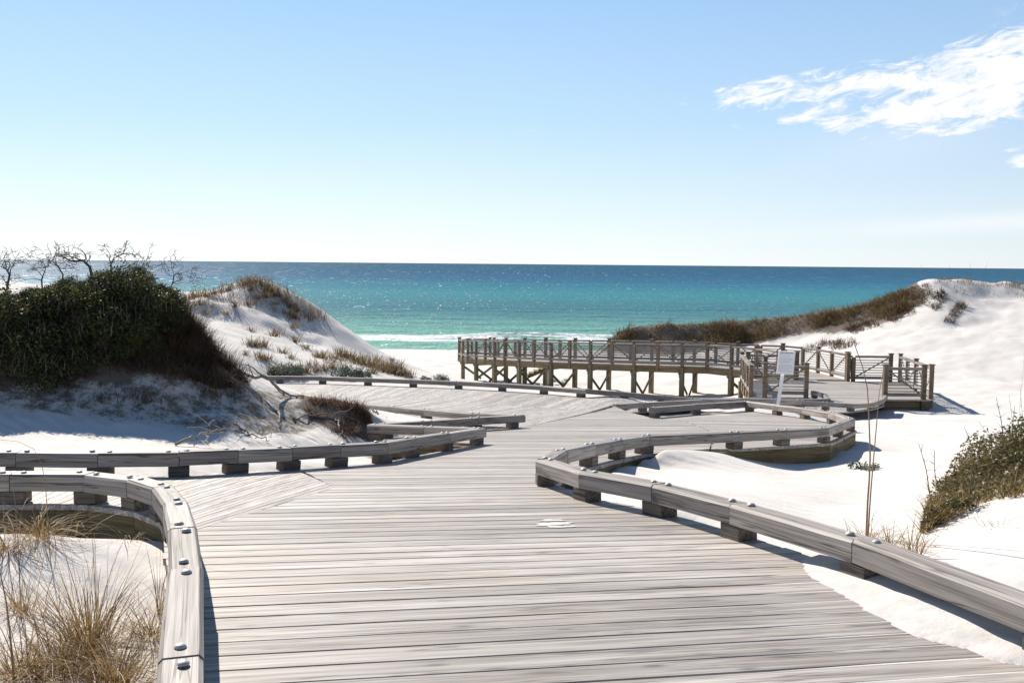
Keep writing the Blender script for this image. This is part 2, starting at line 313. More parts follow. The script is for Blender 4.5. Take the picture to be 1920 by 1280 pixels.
# a domed bolt shared by every joint
def dome(r=0.031, h=0.019, n=12, rings=4):
    V = [(0, 0, h)]; F = []
    for k in range(1, rings+1):
        a = math.pi/2*k/rings
        for i in range(n):
            th = 2*math.pi*i/n; V.append((r*math.sin(a)*math.cos(th), r*math.sin(a)*math.sin(th), h*math.cos(a)))
    for i in range(n): F.append((0, 1+i, 1+(i+1) % n))
    for k in range(rings-1):
        for i in range(n):
            a = 1+k*n+i; b2 = 1+k*n+(i+1) % n
            F.append((a, a+n, b2+n, b2))
    me = bpy.data.meshes.new('bolt'); me.from_pydata(V, [], F); me.materials.append(M_BOLT)
    me.polygons.foreach_set('use_smooth', [True]*len(F)); return me
BOLT = dome()
def build_kerb(key, label, ends=(True, True), skip_after=None):
    P = K[key]
    t = thing('timber_kerb', label, 'kerb', P[len(P)//2], 'timber kerbs edging the boardwalk')
    pts = []
    for i in range(len(P)-1):                                # joints about every 1.25 m
        Ls = np.linalg.norm(P[i+1]-P[i]); n = max(1, int(round(Ls/1.35)))
        for k in range(n): pts.append(P[i]+(P[i+1]-P[i])*k/n)
    pts.append(P[-1])
    up = np.array([0, 0, 1.0])
    dirs = [frame_xy(pts[i], pts[i+1]) for i in range(len(pts)-1)]
    def tanm(d0, d1):
        a = math.atan2(d1[1], d1[0])-math.atan2(d0[1], d0[0]); a = (a+math.pi) % (2*math.pi)-math.pi
        a = max(-2.3, min(2.3, a)); return math.tan(a/2)
    rails = []
    for i in range(len(pts)-1):
        g = 0.0025
        A = pts[i]+dirs[i]*g+up*(KH-RH); B = pts[i+1]-dirs[i]*g+up*(KH-RH)
        mA = tanm(dirs[i-1], dirs[i]) if i > 0 else 0; mB = -tanm(dirs[i], dirs[i+1]) if i < len(pts)-2 else 0
        dz = random.uniform(-0.004, 0.004)
        rails.append(prism('rail', A+up*dz, B+up*dz, RW+random.uniform(-.004, .004), RH, M_RAIL, t, 0.016, mA, mB, seg=4, wob=0.0012))
    for i in range(len(pts)):
        if i == 0: d = dirs[0]; c = pts[0]+d*0.12
        elif i == len(pts)-1: d = dirs[-1]; c = pts[-1]-d*0.12
        else:
            sharp = abs(tanm(dirs[i-1], dirs[i])) > 0.5
            d = dirs[i-1] if sharp else frame_xy(pts[i-1], pts[i+1]); c = pts[i]-(d*0.15 if sharp else 0)
        ln = 0.085+random.uniform(0, .02)
        if np.linalg.norm(c[:2]) < 22 or True:
            dd = d.copy()
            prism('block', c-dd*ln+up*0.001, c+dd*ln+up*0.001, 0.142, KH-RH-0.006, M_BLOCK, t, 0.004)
        if np.linalg.norm(pts[i]-CAM) < 34:
            nrm = np.array([-d[1], d[0], 0])
            for s in (-1, 1):
                if (i == 0 and s < 0) or (i == len(pts)-1 and s > 0): continue
                dd = (dirs[i-1] if s < 0 else dirs[i])
                q = pts[i]+dd*s*random.uniform(0.07, 0.095)+np.array([-dd[1], dd[0], 0])*random.uniform(-.018, .018)+up*(KH+0.0035)
                rl = rails[i-1] if s < 0 else rails[i]; b = link('bolt', BOLT)
                b.parent = rl; b.location = Matrix.LocRotScale(parent_world(rl), rl.rotation_euler, None).inverted() @ Vector(q); sc = random.uniform(0.68, 0.85); b.scale = (sc, sc, sc)
    return t, pts
KT = {}
KT['near_left'] = build_kerb('near_left', 'weathered kerb with domed bolts curving round the grassy sand at lower left')
KT['near_right'] = build_kerb('near_right', 'long weathered kerb along the right of the near deck and round the lookout')
KT['branch_far'] = build_kerb('branch_far', 'dark kerb at the foot of the shrub covered dune, turning back at a sharp point')
KT['wedge'] = build_kerb('wedge', 'V shaped kerb beside the roots and rusty mound, farther of the two points')
KT['far'] = build_kerb('far', 'thin dark kerb along the far edge of the boardwalk below the grassy dune')
KT['lower'] = build_kerb('lower', 'dark kerb with a free rounded end running behind the white sign to the landing')

# ------------------------------------------------------------------ decks: every plank is its own piece
DECK_S = []                       # samples of deck surface, keep the sand below them
PT = 0.038
def plank(parent, a0, b0, a1, b1, zf, mat=M_DECK, K_=2, name='plank', jitter=0.001):
    """edge 0 from a0 to b0, edge 1 from a1 to b1 (xy), top at zf(x,y)"""
    c = (a0+b0+a1+b1)/4; u = (b0+b1-a0-a1); ang = math.atan2(u[1], u[0]); ca, sa = math.cos(ang), math.sin(ang)
    cz = float(zf(c[0], c[1])); j = random.uniform(-jitter, jitter); ch = 0.003
    V = []
    for k in range(K_+1):
        t = k/K_
        e0 = a0+(b0-a0)*t; e1 = a1+(b1-a1)*t; ac = e1-e0; wd = np.linalg.norm(ac); ac = ac/max(wd, 1e-6)
        z0 = float(zf(*e0))-cz+j; z1 = float(zf(*e1))-cz+j
        cc = min(ch, wd*0.3)
        for q, z in ((e0, z0-PT), (e0, z0-ch), (e0+ac*cc, z0), (e1-ac*cc, z1), (e1, z1-ch), (e1, z1-PT)):
            d = q-c; V.append((d[0]*ca+d[1]*sa, -d[0]*sa+d[1]*ca, z))
    nsm = max(2, int(np.linalg.norm(b0-a0)/0.22))
    for k in range(nsm+1):
        m_ = (a0+a1)/2+((b0+b1)/2-(a0+a1)/2)*k/nsm; DECK_S.append((m_[0], m_[1], float(zf(*m_))))
    F = []
    for k in range(K_):
        for i in range(6):
            jn = (i+1) % 6; F.append((k*6+i, (k+1)*6+i, (k+1)*6+jn, k*6+jn))
    F.append(tuple(range(6))); F.append(tuple(reversed(range(K_*6, K_*6+6))))
    # outward orientation
    return mesh_obj(name, V, F, mat, parent, (c[0], c[1], cz), (0, 0, ang))
def spans(poly, ca, sa, v):
    """intervals along u where the line at across-coordinate v is inside polygon"""
    xs = []
    n = len(poly)
    for i in range(n):
        p = poly[i]; q = poly[(i+1) % n]
        pv = -p[0]*sa+p[1]*ca; qv = -q[0]*sa+q[1]*ca
        if (pv <= v < qv) or (qv <= v < pv):
            t = (v-pv)/(qv-pv); pu = p[0]*ca+p[1]*sa; qu = q[0]*ca+q[1]*sa; xs.append(pu+(qu-pu)*t)
    xs.sort(); return [(xs[i], xs[i+1]) for i in range(0, len(xs)-1, 2)]
def plank_zone(parent, poly, ang, zf, w=0.138, gap=0.0075, K_=2, mat=M_DECK, jig=0.012):
    poly = [np.array(p[:2], float) for p in poly]; ca, sa = math.cos(ang), math.sin(ang)
    vs_ = [-p[0]*sa+p[1]*ca for p in poly]; v = min(vs_)+0.004
    while v < max(vs_):
        g = gap*random.uniform(0.5, 1.5); v0, v1 = v, v+w
        s0 = spans(poly, ca, sa, v0); s1 = spans(poly, ca, sa, v1)
        if len(s0) != len(s1):
            sm = spans(poly, ca, sa, (v0+v1)/2); s0 = s0 if len(s0) == len(sm) else sm; s1 = s1 if len(s1) == len(sm) else sm
            if len(s0) != len(s1): s0 = s1 = sm
        for (A, B), (C, D) in zip(s0, s1):
            if B-A < 0.06 and D-C < 0.06: continue
            ja, jb = random.uniform(-jig, jig), random.uniform(-jig, jig)
            P = lambda uu, vv: np.array([uu*ca-vv*sa, uu*sa+vv*ca])
            plank(parent, P(A+ja, v0), P(B+jb, v0), P(C+ja, v1), P(D+jb, v1), zf, mat, K_)
        v += w+g
def resample(pts, n):
    pts = [np.array(p, float) for p in pts]
    s = [0]
    for i in range(len(pts)-1): s.append(s[-1]+np.linalg.norm(pts[i+1]-pts[i]))
    tt = np.linspace(0, s[-1], n); return [np.array([np.interp(x, s, [p[k] for p in pts]) for k in range(len(pts[0]))]) for x in tt]
def ruled(parent, inner, outer, n, zf, K_=3, gap=0.0055):
    I = resample([p[:2] for p in inner], n+1); O = resample([p[:2] for p in outer], n+1)
    for k in range(n):
        dI = I[k+1]-I[k]; dO = O[k+1]-O[k]
        gi = dI/max(np.linalg.norm(dI), 1e-6)*min(gap/2, np.linalg.norm(dI)*.15); go = dO/max(np.linalg.norm(dO), 1e-6)*min(gap/2, np.linalg.norm(dO)*.15)
        plank(parent, I[k]+gi, O[k]+go, I[k+1]-gi, O[k+1]-go, zf, M_DECK, K_)
zY = lambda x, y: zdeck(y)
def dk(px, py): return on_deck(px, py, 0.0)
kl, kr, kb, kw, kf, ko = (K[q] for q in ('near_left', 'near_right', 'branch_far', 'wedge', 'far', 'lower'))
def push(poly, d, ctr):                      # move kerb points outwards so the boards run under the rail
    return poly
seamA, seamB = dk(628, 914), dk(548, 879)
corner = kl[5]
tip1 = kb[11]; end1 = kb[13]; end2 = kw[0]; tip2 = kw[3]
main_poly = [kl[0]+np.array([-.09, 0, 0]), kl[1]+np.array([-.09, 0, 0]), kl[2]+np.array([-.09, 0, 0]), kl[3]+np.array([-.09, 0, 0]), kl[4]+np.array([-.09, 0, 0]), corner+np.array([-.06, -.05, 0]),
             seamA, seamB+np.array([0, .1, 0])]+[kb[6]+np.array([-.05, .1, 0]), kb[7]+np.array([0, .1, 0]), kb[8]+np.array([0, .1, 0]), kb[9]+np.array([0, .1, 0]), kb[10]+np.array([0, .1, 0]), tip1+np.array([.05, .1, 0]), end1+np.array([0, -.08, 0]),
             end2+np.array([0, .10, 0]), kw[1]+np.array([0, .1, 0]), kw[2]+np.array([0, .1, 0]), tip2+np.array([.08, 0, 0]), ko[0]+np.array([0, -.05, 0]), kr[20]+np.array([0, .05, 0]), dk(1285, 790), dk(1340, 812), kr[11]+np.array([-.35, -.09, 0]), kr[10]+np.array([.02, -.09, 0])]+[kr[i]+np.array([.09, -.03, 0]) for i in (9, 8, 7)]+[kr[6]+np.array([.10, 0, 0])]+[kr[i]+np.array([.07, .07, 0]) for i in (5, 4, 3, 2, 1)]+[kr[0]]
MAIN_ANG = math.radians(9.0)
deck_main = thing('boardwalk', 'wide weathered plank boardwalk running from the camera to the junction', 'boardwalk', (0, 6, 0), kind='structure')
plank_zone(deck_main, main_poly, MAIN_ANG, zY)
deck_branch = thing('boardwalk', 'plank branch of the boardwalk going left between two kerbs', 'boardwalk', tuple(dk(200, 880)), kind='structure')
ruled(deck_branch, [corner+np.array([-.05, 0, 0])]+[p+np.array([0, -.09, 0]) for p in kl[6:]], [seamA, seamB]+[kb[i]+np.array([0, .09, 0]) for i in (5, 4, 3, 2, 1, 0)], 46, zY, 3, 0.002)
seam = [dk(440, 731), dk(520, 734), dk(578, 737), dk(640, 740), dk(715, 744), dk(800, 749), dk(885, 754.5), dk(975, 761), dk(1070, 767.5)]+[ko[0]+np.array([-.05, .1, 0])]
deck_back = thing('boardwalk', 'far plank ramp rising left towards the grassy dune, boards laid in a fan', 'boardwalk', tuple(dk(800, 750)), kind='structure')
fo = [p+np.array([0, .1, 0]) for p in kf]
_lp = np.array([list(p) for p in list(ko)+list(kf[9:])])
def zlow(x, y):
    d2 = (_lp[:, 0]-x)**2+(_lp[:, 1]-y)**2+0.05; w_ = 1/d2**1.5; return float((w_*_lp[:, 2]).sum()/w_.sum())
def zB(x, y):
    k = min(1, max(0, (x-2.7)/0.8)); return float(zdeck(y))*(1-k)+(zlow(x, y)*k if k > 0 else 0)
off_ = lambda p, y: p+np.array([0, y, 0])
ruled(deck_back, seam, [fo[1], fo[2], kf[3]*0.75+kf[4]*.25+np.array([0, .1, 0]), fo[4], fo[5], fo[6], fo[7], fo[8], fo[9], fo[10], fo[11]], 92, zB)
ruled(deck_back, [dk(470, 750), dk(560, 756), off_(kw[8], -.1), off_(kw[7], -.1), off_(kw[6], -.1), off_(kw[5], -.1), off_(kw[4], -.1), tip2+np.array([.09, .02, 0])], [off_(p, -.006) for p in seam[1:9]]+[ko[0]+np.array([-.1, 0.02, 0])], 74, zY)
deck_look = thing('boardwalk', 'plank lookout platform enclosed by kerbs beside the white sign', 'boardwalk', tuple(dk(1450, 795)), kind='structure')
look_poly = [dk(1286, 790.5)+np.array([.02, 0, 0]), dk(1341, 812.5)+np.array([.02, 0, 0]), kr[11]+np.array([-.33, -.09, 0]), kr[11]+np.array([0, -.09, 0]), kr[12]+np.array([.09, -.09, 0]), kr[13]+np.array([.1, -.05, 0]), kr[14]+np.array([.12, 0, 0]), kr[15]+np.array([.09, .06, 0])]+[kr[i]+np.array([.06, .08, 0]) for i in (16, 17)]+[kr[18]+np.array([.05, .1, 0]), kr[19]+np.array([0, .1, 0]), kr[20]+np.array([0, .07, 0])]
plank_zone(deck_look, look_poly, math.radians(-8), zY)
# lower path, landing
LZ = lambda x, y: -2.56-0.041*(y-27.6)
lower_poly_in = [p+np.array([0, -.09, 0]) for p in ko[:10]]
lo_o = [p+np.array([0, .09, 0]) for p in kf[11:17]]
_lp = np.array([list(p) for p in list(ko)+list(kf[9:])])
def zlow(x, y):
    d2 = (_lp[:, 0]-x)**2+(_lp[:, 1]-y)**2+0.05; w_ = 1/d2**1.5; return float((w_*_lp[:, 2]).sum()/w_.sum())
deck_low = thing('boardwalk', 'lower plank path dropping behind the sign towards the railed landing', 'boardwalk', tuple(ko[5]), kind='structure')
ruled(deck_low, [ko[0], ko[1], ko[2], ko[3], ko[4], ko[5], ko[6], ko[7]], lo_o, 52, zlow, 2)
def X_(px, Y): return (px-960)/FPX*Y
land = thing('landing_deck', 'railed timber landing with plank floor where the path meets the raised walkway', 'landing', (X_(1600, 34), 34, -2.9))
P2 = lambda px, Y: np.array([X_(px, Y), Y])
land_poly = [P2(1412, 31.6), P2(1522, 31.4), ko[7]*.5+kf[15]*.5, ko[7]+np.array([0, -.05, 0]), ko[8]+np.array([.02, -.1, 0]), ko[9]+np.array([.08, -.06, 0]), ko[10]+np.array([.1, 0, 0]), P2(1662, 31.1), P2(1760, 31.1), P2(1696, 38.6), P2(1394, 38.8)]
plank_zone(land, [np.array(p[:2]) for p in land_poly], math.radians(-2), LZ, w=0.14)

# edge boards (joists) under the boardwalk edges
def joists(parent, pts, zf, h=0.26, off=0.0, mat=M_JOIST):
    for i in range(len(pts)-1):
        a, b = pts[i], pts[i+1]
        if np.linalg.norm(b[:2]-a[:2]) < 0.05: continue
        A = np.array([a[0], a[1], zf(a[0], a[1])-PT-h-0.002]); B = np.array([b[0], b[1], zf(b[0], b[1])-PT-h-0.002])
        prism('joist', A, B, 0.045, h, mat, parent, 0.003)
joists(deck_branch, [p+np.array([.02, -.05, 0]) for p in kl[5:]], zY, 0.34)
joists(deck_main, [p+np.array([-.05, 0, 0]) for p in kl[1:6]], zY, 0.34)
joists(deck_main, [p+np.array([.03, .02, 0]) for p in kr[1:11]], zY, 0.2)
joists(deck_look, [kr[10], kr[11], kr[12]+np.array([.05, -.05, 0]), kr[13]+np.array([.06, 0, 0]), kr[14]+np.array([.07, 0, 0])], zY, 0.42)
joists(deck_branch, [p+np.array([0, .06, 0]) for p in kb[0:6]], zY, 0.2)
joists(deck_main, [kb[i] for i in (6, 8, 11)], zY, 0.2); joists(deck_main, [kb[11], kb[13]], zY, 0.2)
joists(deck_back, [p+np.array([0, .06, 0]) for p in kf[2:10]], zY, 0.24)
for (ax, bx_) in ((-1.2, 0.4), (0.4, 1.5)):
    pass

# ------------------------------------------------------------------ raised walkway: posts, rails, pipes, braces, piles
def box(name, c, sx, sy, sz, mat, parent, rz=0.0, c_=0.006):
    """upright post: base centre c"""
    hx, hy = sx/2, sy/2
    V = []
    for z, k in ((0, 0), (sz-c_, 0), (sz, c_)):
        for x, y in ((-hx, -hy), (hx, -hy), (hx, hy), (-hx, hy)):
            V.append((x-math.copysign(k, x), y-math.copysign(k, y), z))
    F = [(3, 2, 1, 0)]
    for r in range(2):
        for i in range(4):
            j = (i+1) % 4; F.append((r*4+i, r*4+j, r*4+4+j, r*4+4+i))
    F.append((8, 9, 10, 11))
    return mesh_obj(name, V, F, mat, parent, c, (0, 0, rz))
def tube(pts, r, sides=6, taper=None):
    pts = [np.array(p, float) for p in pts]; V = []; F = []
    up0 = np.array([0.3, 0.2, 1.0])
    for i, p in enumerate(pts):
        d = pts[min(i+1, len(pts)-1)]-pts[max(i-1, 0)]; d = d/(np.linalg.norm(d)+1e-9)
        s = np.cross(d, up0 if abs(d[2]) < .95 else np.array([1.0, 0, 0])); s /= np.linalg.norm(s)+1e-9; t = np.cross(s, d)
        rr = r if taper is None else taper[i]
        for k in range(sides):
            a = 2*math.pi*k/sides; V.append(p+s*math.cos(a)*rr+t*math.sin(a)*rr)
    for i in range(len(pts)-1):
        for k in range(sides):
            k2 = (k+1) % sides; F.append((i*sides+k, i*sides+k2, (i+1)*sides+k2, (i+1)*sides+k))
    F.append(tuple(range(sides))[::-1]); F.append(tuple(range((len(pts)-1)*sides, len(pts)*sides)))
    return V, F
def railing(parent, pts, tall=None, drop=0.30, kerb=True, kerb_side=0.0, flip=False, out=0.0, mat_rail=None):
    """pts = (x,y,z deck) at each post; alternate posts are tall and capped"""
    mr_ = mat_rail or M_TOPRAIL
    n = len(pts); up = np.array([0, 0, 1.0]); pts = [np.array(p, float) for p in pts]
    for i, p in enumerate(pts):
        d = pts[min(i+1, n-1)]-pts[max(i-1, 0)]; rz = math.atan2(d[1], d[0])
        tl = (i % 2 == 0) if tall is None else tall[i]
        hgt = (1.12 if tl else 0.98)
        pst = box('post', p-up*drop, 0.135, 0.135, hgt+drop, M_POST, parent, rz)
        if tl:
            cp_ = box('post_cap', (0, 0, 0), 0.185, 0.185, 0.035, M_POST, None, 0, 0.01); cp_.parent = pst; cp_.location = (0, 0, hgt+drop+0.001)
    for i in range(n-1):
        a, b = pts[i], pts[i+1]; d = frame_xy(a, b); nrm = np.array([-d[1], d[0], 0]); nrm /= np.linalg.norm(nrm)
        A = a+d*0.07+up*0.965; B = b-d*0.07+up*0.965
        prism('top_rail', A, B, 0.14, 0.085, mr_, parent, 0.008)
        lo, hi = (a, b) if (i % 2 == 1) != flip else (b, a)
        s1 = lo+up*0.14; s2 = hi+up*0.93
        dd = (hi-lo)/np.linalg.norm(hi-lo)
        prism('brace', s1+dd*0.08+nrm*0.035, s2-dd*0.08+nrm*0.035, 0.03, 0.045, M_POST, parent, 0.004)
        if kerb:
            prism('kerb_timber', a+d*0.08+up*0.10, b-d*0.08+up*0.10, 0.12, 0.11, M_RAIL, parent, 0.008)
    for k in range(7):
        z = 0.26+k*0.10
        V, F = tube([p+up*z for p in pts], 0.019, 5)
        mesh_obj('pipe_rail', np.array(V), F, M_CABLE, parent)
walk = thing('raised_walkway', 'long railed timber walkway on braced piles curving left above the beach', 'walkway', (3, 50, -4.6))
near_tall_px = [(1420, 42.2), (1374, 43.6), (1328, 45.0), (1281, 45.6), (1235, 46.2), (1190.5, 46.9), (1149, 47.6), (1108, 48.3), (1069, 49.0), (1034, 49.8), (1002, 50.7), (974, 51.6), (947, 52.5), (928, 53.5), (910, 54.5), (893, 55.55), (877, 56.6), (868, 57.6), (861, 58.6)]
zpier = lambda Y: np.interp(Y, [38, 42, 45, 47.6, 50.7, 52.5, 56.6, 60], [-2.96, -3.05, -3.14, -3.32, -3.54, -3.66, -3.98, -4.15])
near_side = [np.array([X_(px+ (0), Y), Y, zpier(Y)]) for px, Y in near_tall_px]
near_side = [P for P in near_side]
first = np.array([X_(1497, 38.9), 38.9, zpier(38.9)]); second = np.array([X_(1462, 40.4), 40.4, zpier(40.4)])
NS = [first, second]+near_side
# far side: 1.95 m to the right hand of the walking direction
FS = []
for i, p in enumerate(NS):
    d = NS[min(i+1, len(NS)-1)]-NS[max(i-1, 0)]; d = d/np.linalg.norm(d); nrm = np.array([d[1], -d[0], 0]); FS.append(p+nrm*1.95)
OFFS = list(FS)
FS = [np.array([X_(px, Y), Y, zpier(Y)]) for px, Y in ((1592, 38.8), (1563, 40.4), (1537, 41.9), (1508, 43.4), (1470, 44.7), (1428, 45.8))]
FS += [FS[-1]+(OFFS[6]-FS[-1])*k/4 for k in (1, 2, 3)]+OFFS[6:]
zp = lambda x, y: float(zpier(y))
railing(walk, NS, tall=[i % 2 == 0 for i in range(len(NS))])
railing(walk, FS, tall=[i % 2 == 0 for i in range(len(FS))])
railing(walk, [NS[-1], NS[-1]*.5+FS[-1]*.5+np.array([-.2, .3, 0]), FS[-1]])
def ruled_w(parent, inner, outer, n, zf):
    ruled(parent, inner, outer, n, zf, 1)
ruled_w(walk, [p+np.array([0, -.02, 0]) for p in NS], FS, 165, zp)
for S in (NS, FS):
    for i in range(len(S)-1):
        a, b = S[i], S[i+1]
        prism('joist', a-np.array([0, 0, PT+.30]), b-np.array([0, 0, PT+.30]), 0.06, 0.29, M_JOIST, walk, 0.004)
BENTS = []
for i in range(3, len(NS), 2):
    BENTS.append((NS[i], OFFS[i]))
# stair flight at the back going down to the sand


# landing rails
def lp(px, Y): return np.array([X_(px, Y), Y, float(LZ(0, Y))])
railing(land, [lp(1516, 31.5), lp(1438, 31.6)], tall=[True, True], drop=0.35)
railing(land, [lp(1412, 31.75), lp(1407, 33.4), lp(1402, 35.1), lp(1398, 36.8), lp(1394, 38.6)], tall=[False, False, False, False, True])
railing(land, [lp(1404, 38.75), lp(1438, 38.75), lp(1495, 38.7)], tall=[True, False, True])
railing(land, [lp(1594, 38.55), lp(1604, 38.55), lp(1674, 38.5)], tall=[True, False, True])
railing(land, [lp(1692, 38.4), lp(1706, 36.6), lp(1722, 34.8), lp(1738, 33.0), lp(1752, 31.4)], tall=[True, False, True, False, True])
railing(land, [lp(1665, 31.2), lp(1738, 31.2)], tall=[True, True], drop=0.42)
for (a, b) in (((1665, 31.3), (1748, 31.3)), ((1748, 31.35), (1690, 38.5)), ((1412, 31.9), (1394, 38.7)), ((1516, 31.7), (1414, 31.75))):
    A = lp(*a); B = lp(*b); prism('joist', A-np.array([0, 0, PT+.36]), B-np.array([0, 0, PT+.36]), 0.06, 0.35, M_JOIST, land, 0.004)
for p in NS+FS: DECK_S.append((p[0], p[1], p[2]))

# ------------------------------------------------------------------ the sand: one sheet through control points
CP = []
def c3(px, py, Y): CP.append(tuple(at(px, py, Y)))
def cx(x, y, z): CP.append((x, y, z))
# lower left foreground
for q in [(0, 1005, 6.35), (100, 1004, 6.3), (200, 1008, 6.15), (260, 1030, 5.9), (305, 1085, 5.3), (150, 1060, 5.7), (30, 1080, 5.5), (150, 1180, 4.85), (290, 1190, 4.6), (30, 1250, 4.35), (200, 1280, 4.2), (-200, 1050, 5.6), (-200, 1250, 4.2)]: c3(*q)
cx(-1.6, 2.5, -.3); cx(-4, 2.5, -.2); cx(-8, 4, 0); cx(-6, -5, -.1); cx(0, -8, -.3); cx(6, -5, -.1); cx(0, 3, -.35); cx(0, 0.5, -.35)
# behind the branch, dune foot
for q in [(60, 852, 9.4), (250, 850, 9.4), (100, 830, 10), (100, 806, 11.0), (300, 838, 10.4), (420, 842, 10.8), (520, 850, 11.2), (0, 790, 11.3), (-150, 800, 11), (650, 850, 12.2), (600, 836, 12.3), (500, 830, 11.8), (400, 815, 11.6), (300, 800, 11.6), (200, 790, 11.6)]: c3(*q)
# dune with shrubs
for q in [(0, 735, 12.0), (100, 735, 12.0), (200, 728, 12.2), (300, 735, 12.4), (400, 745, 12.7), (450, 770, 12.5), (520, 800, 12.5),
          (0, 660, 12.5), (100, 655, 12.6), (200, 650, 12.7), (300, 650, 12.9), (380, 665, 13.3), (0, 590, 12.9), (100, 570, 13.0), (200, 570, 13.1), (300, 575, 13.3), (345, 585, 13.7), (0, 555, 13.6), (100, 535, 13.7), (200, 522, 13.8), (260, 530, 13.9), (320, 560, 14.1), (-150, 570, 13.6), (-300, 560, 13.6), (-300, 740, 12),
          (360, 600, 14.2), (400, 655, 14.3), (430, 690, 14.4), (462, 716, 14.5), (500, 732, 14.6), (545, 741, 14.7), (600, 746, 14.6), (640, 752, 14.5), (672, 764, 14.4), (690, 785, 14.2), (694, 815, 13.9), (660, 800, 13.95), (640, 790, 14.0), (600, 790, 13.9), (560, 790, 13.7), (660, 826, 13.6), (620, 828, 13.3), (570, 825, 12.9)]: c3(*q)
for (x, y, z) in [(-7.5, 16.5, .2), (-5, 17.5, -.5), (-3.5, 17.5, -1.3), (-10, 17, .3), (-8, 20, -1.2), (-5, 21, -1.8), (-13, 22, -1), (-10, 27, -2), (-16, 14, 1.2), (-20, 8, .6), (-25, 20, 1)]: cx(x, y, z)
# wedge between kerbs and roots
for q in [(700, 780, 16.0), (760, 786, 16.2), (830, 788, 16.0), (620, 765, 17.2), (700, 771, 17.6)]: c3(*q)
# beyond the far kerb, mid dune
for q in [(340, 556, 42), (400, 545, 43), (440, 532, 43), (470, 522, 43), (500, 526, 43), (540, 545, 43), (580, 565, 43), (620, 592, 43.5), (660, 622, 44), (700, 652, 45), (730, 668, 47), (770, 692, 47), (820, 706, 46),
          (470, 570, 40), (470, 605, 37.5), (400, 600, 37), (340, 610, 34), (420, 650, 32.5), (500, 650, 34.5), (500, 685, 31.2), (580, 610, 41), (620, 650, 38), (560, 640, 38), (620, 688, 32), (700, 690, 34), (760, 702, 36), (820, 712, 36), (430, 690, 30.2), (880, 718, 38), (650, 655, 40), (700, 672, 41), (540, 600, 40.5)]: c3(*q)
for (x, y, z) in [(-14, 50, -1.5), (-18, 46, .2), (-25, 48, .5), (-35, 50, 0), (-10, 52, -3.2), (-20, 60, -4.5), (-40, 65, -4.5), (-60, 40, 0), (-30, 35, -.6), (-22, 34, -.4), (-8, 60, -5.3)]: cx(x, y, z)
# beach
for X in (-80, -50, -30, -15, 0, 15, 35, 60, 90):
    cx(X, 95, -7.0); cx(X, 88, -6.5); cx(X, 104, -7.7); cx(X, 130, -9)
for q in [(800, 680, 72), (850, 700, 62), (880, 715, 57), (930, 720, 53), (1000, 725, 50.3), (1060, 731, 48.3), (1130, 741, 46.5), (1100, 705, 58), (1040, 698, 62), (1230, 752, 45.3), (1300, 760, 43.8), (1180, 712, 55), (1280, 716, 52), (1370, 752, 43), (980, 690, 66), (1100, 672, 76), (1350, 735, 47), (1200, 735, 49)]: c3(*q)
for q in [(900, 735, 31), (1000, 740, 32), (1100, 742, 33), (1200, 752, 33), (1350, 752, 36), (1300, 750, 32)]:
    P = at(*q); cx(P[0], P[1], P[2]-.15)
# around landing, right hand plain
for q in [(1765, 772, 31), (1820, 770, 31), (1900, 772, 31), (1760, 740, 36), (1850, 722, 40), (1920, 722, 40), (1980, 730, 40), (1700, 772, 30.8), (1750, 785, 26), (1850, 790, 25), (1700, 810, 20.5), (1800, 820, 19), (1900, 830, 17), (1640, 800, 22.5), (1700, 850, 15.6), (1650, 900, 11.3), (1600, 950, 8.6), (1560, 985, 7.2), (1500, 965, 7.6), (1420, 930, 8.3), (1300, 905, 9.3), (1350, 880, 10.7), (1250, 850, 12.3), (1300, 852, 12.6), (1400, 868, 11.9), (1330, 848, 13), (1450, 880, 12.1), (1510, 888, 12.3), (1560, 890, 12.3), (1610, 868, 13.4), (1600, 845, 15), (1630, 830, 17), (1180, 872, 10.4), (1140, 880, 9.6)]: c3(*q)
for q in [(1480, 762, 24.2), (1440, 760, 24)]: c3(*q)
for t_, dz_ in ((.05, .14), (.2, .12), (.4, .10), (.6, .07), (.8, .02), (1.0, -.06)):
    p_ = kr[10]+(kr[11]-kr[10])*t_; cx(p_[0], p_[1]-.42, p_[2]+dz_)
for i_ in (9, 8): cx(kr[i_][0]+.4, kr[i_][1]-.1, kr[i_][2]-.12)
for (x, y, z) in [(9.5, 28.5, -2.85), (11.5, 28.6, -2.9), (13.5, 29.5, -2.95), (8.5, 34, -3.4), (11, 34, -3.35), (13, 37, -3.4), (10, 41, -3.9), (13.5, 42, -3.6), (7.6, 25.5, -2.55), (7.7, 22, -2.2), (7.6, 19, -1.9), (6.0, 24.6, -2.2), (4.8, 23.7, -2.1)]: cx(x, y, z)
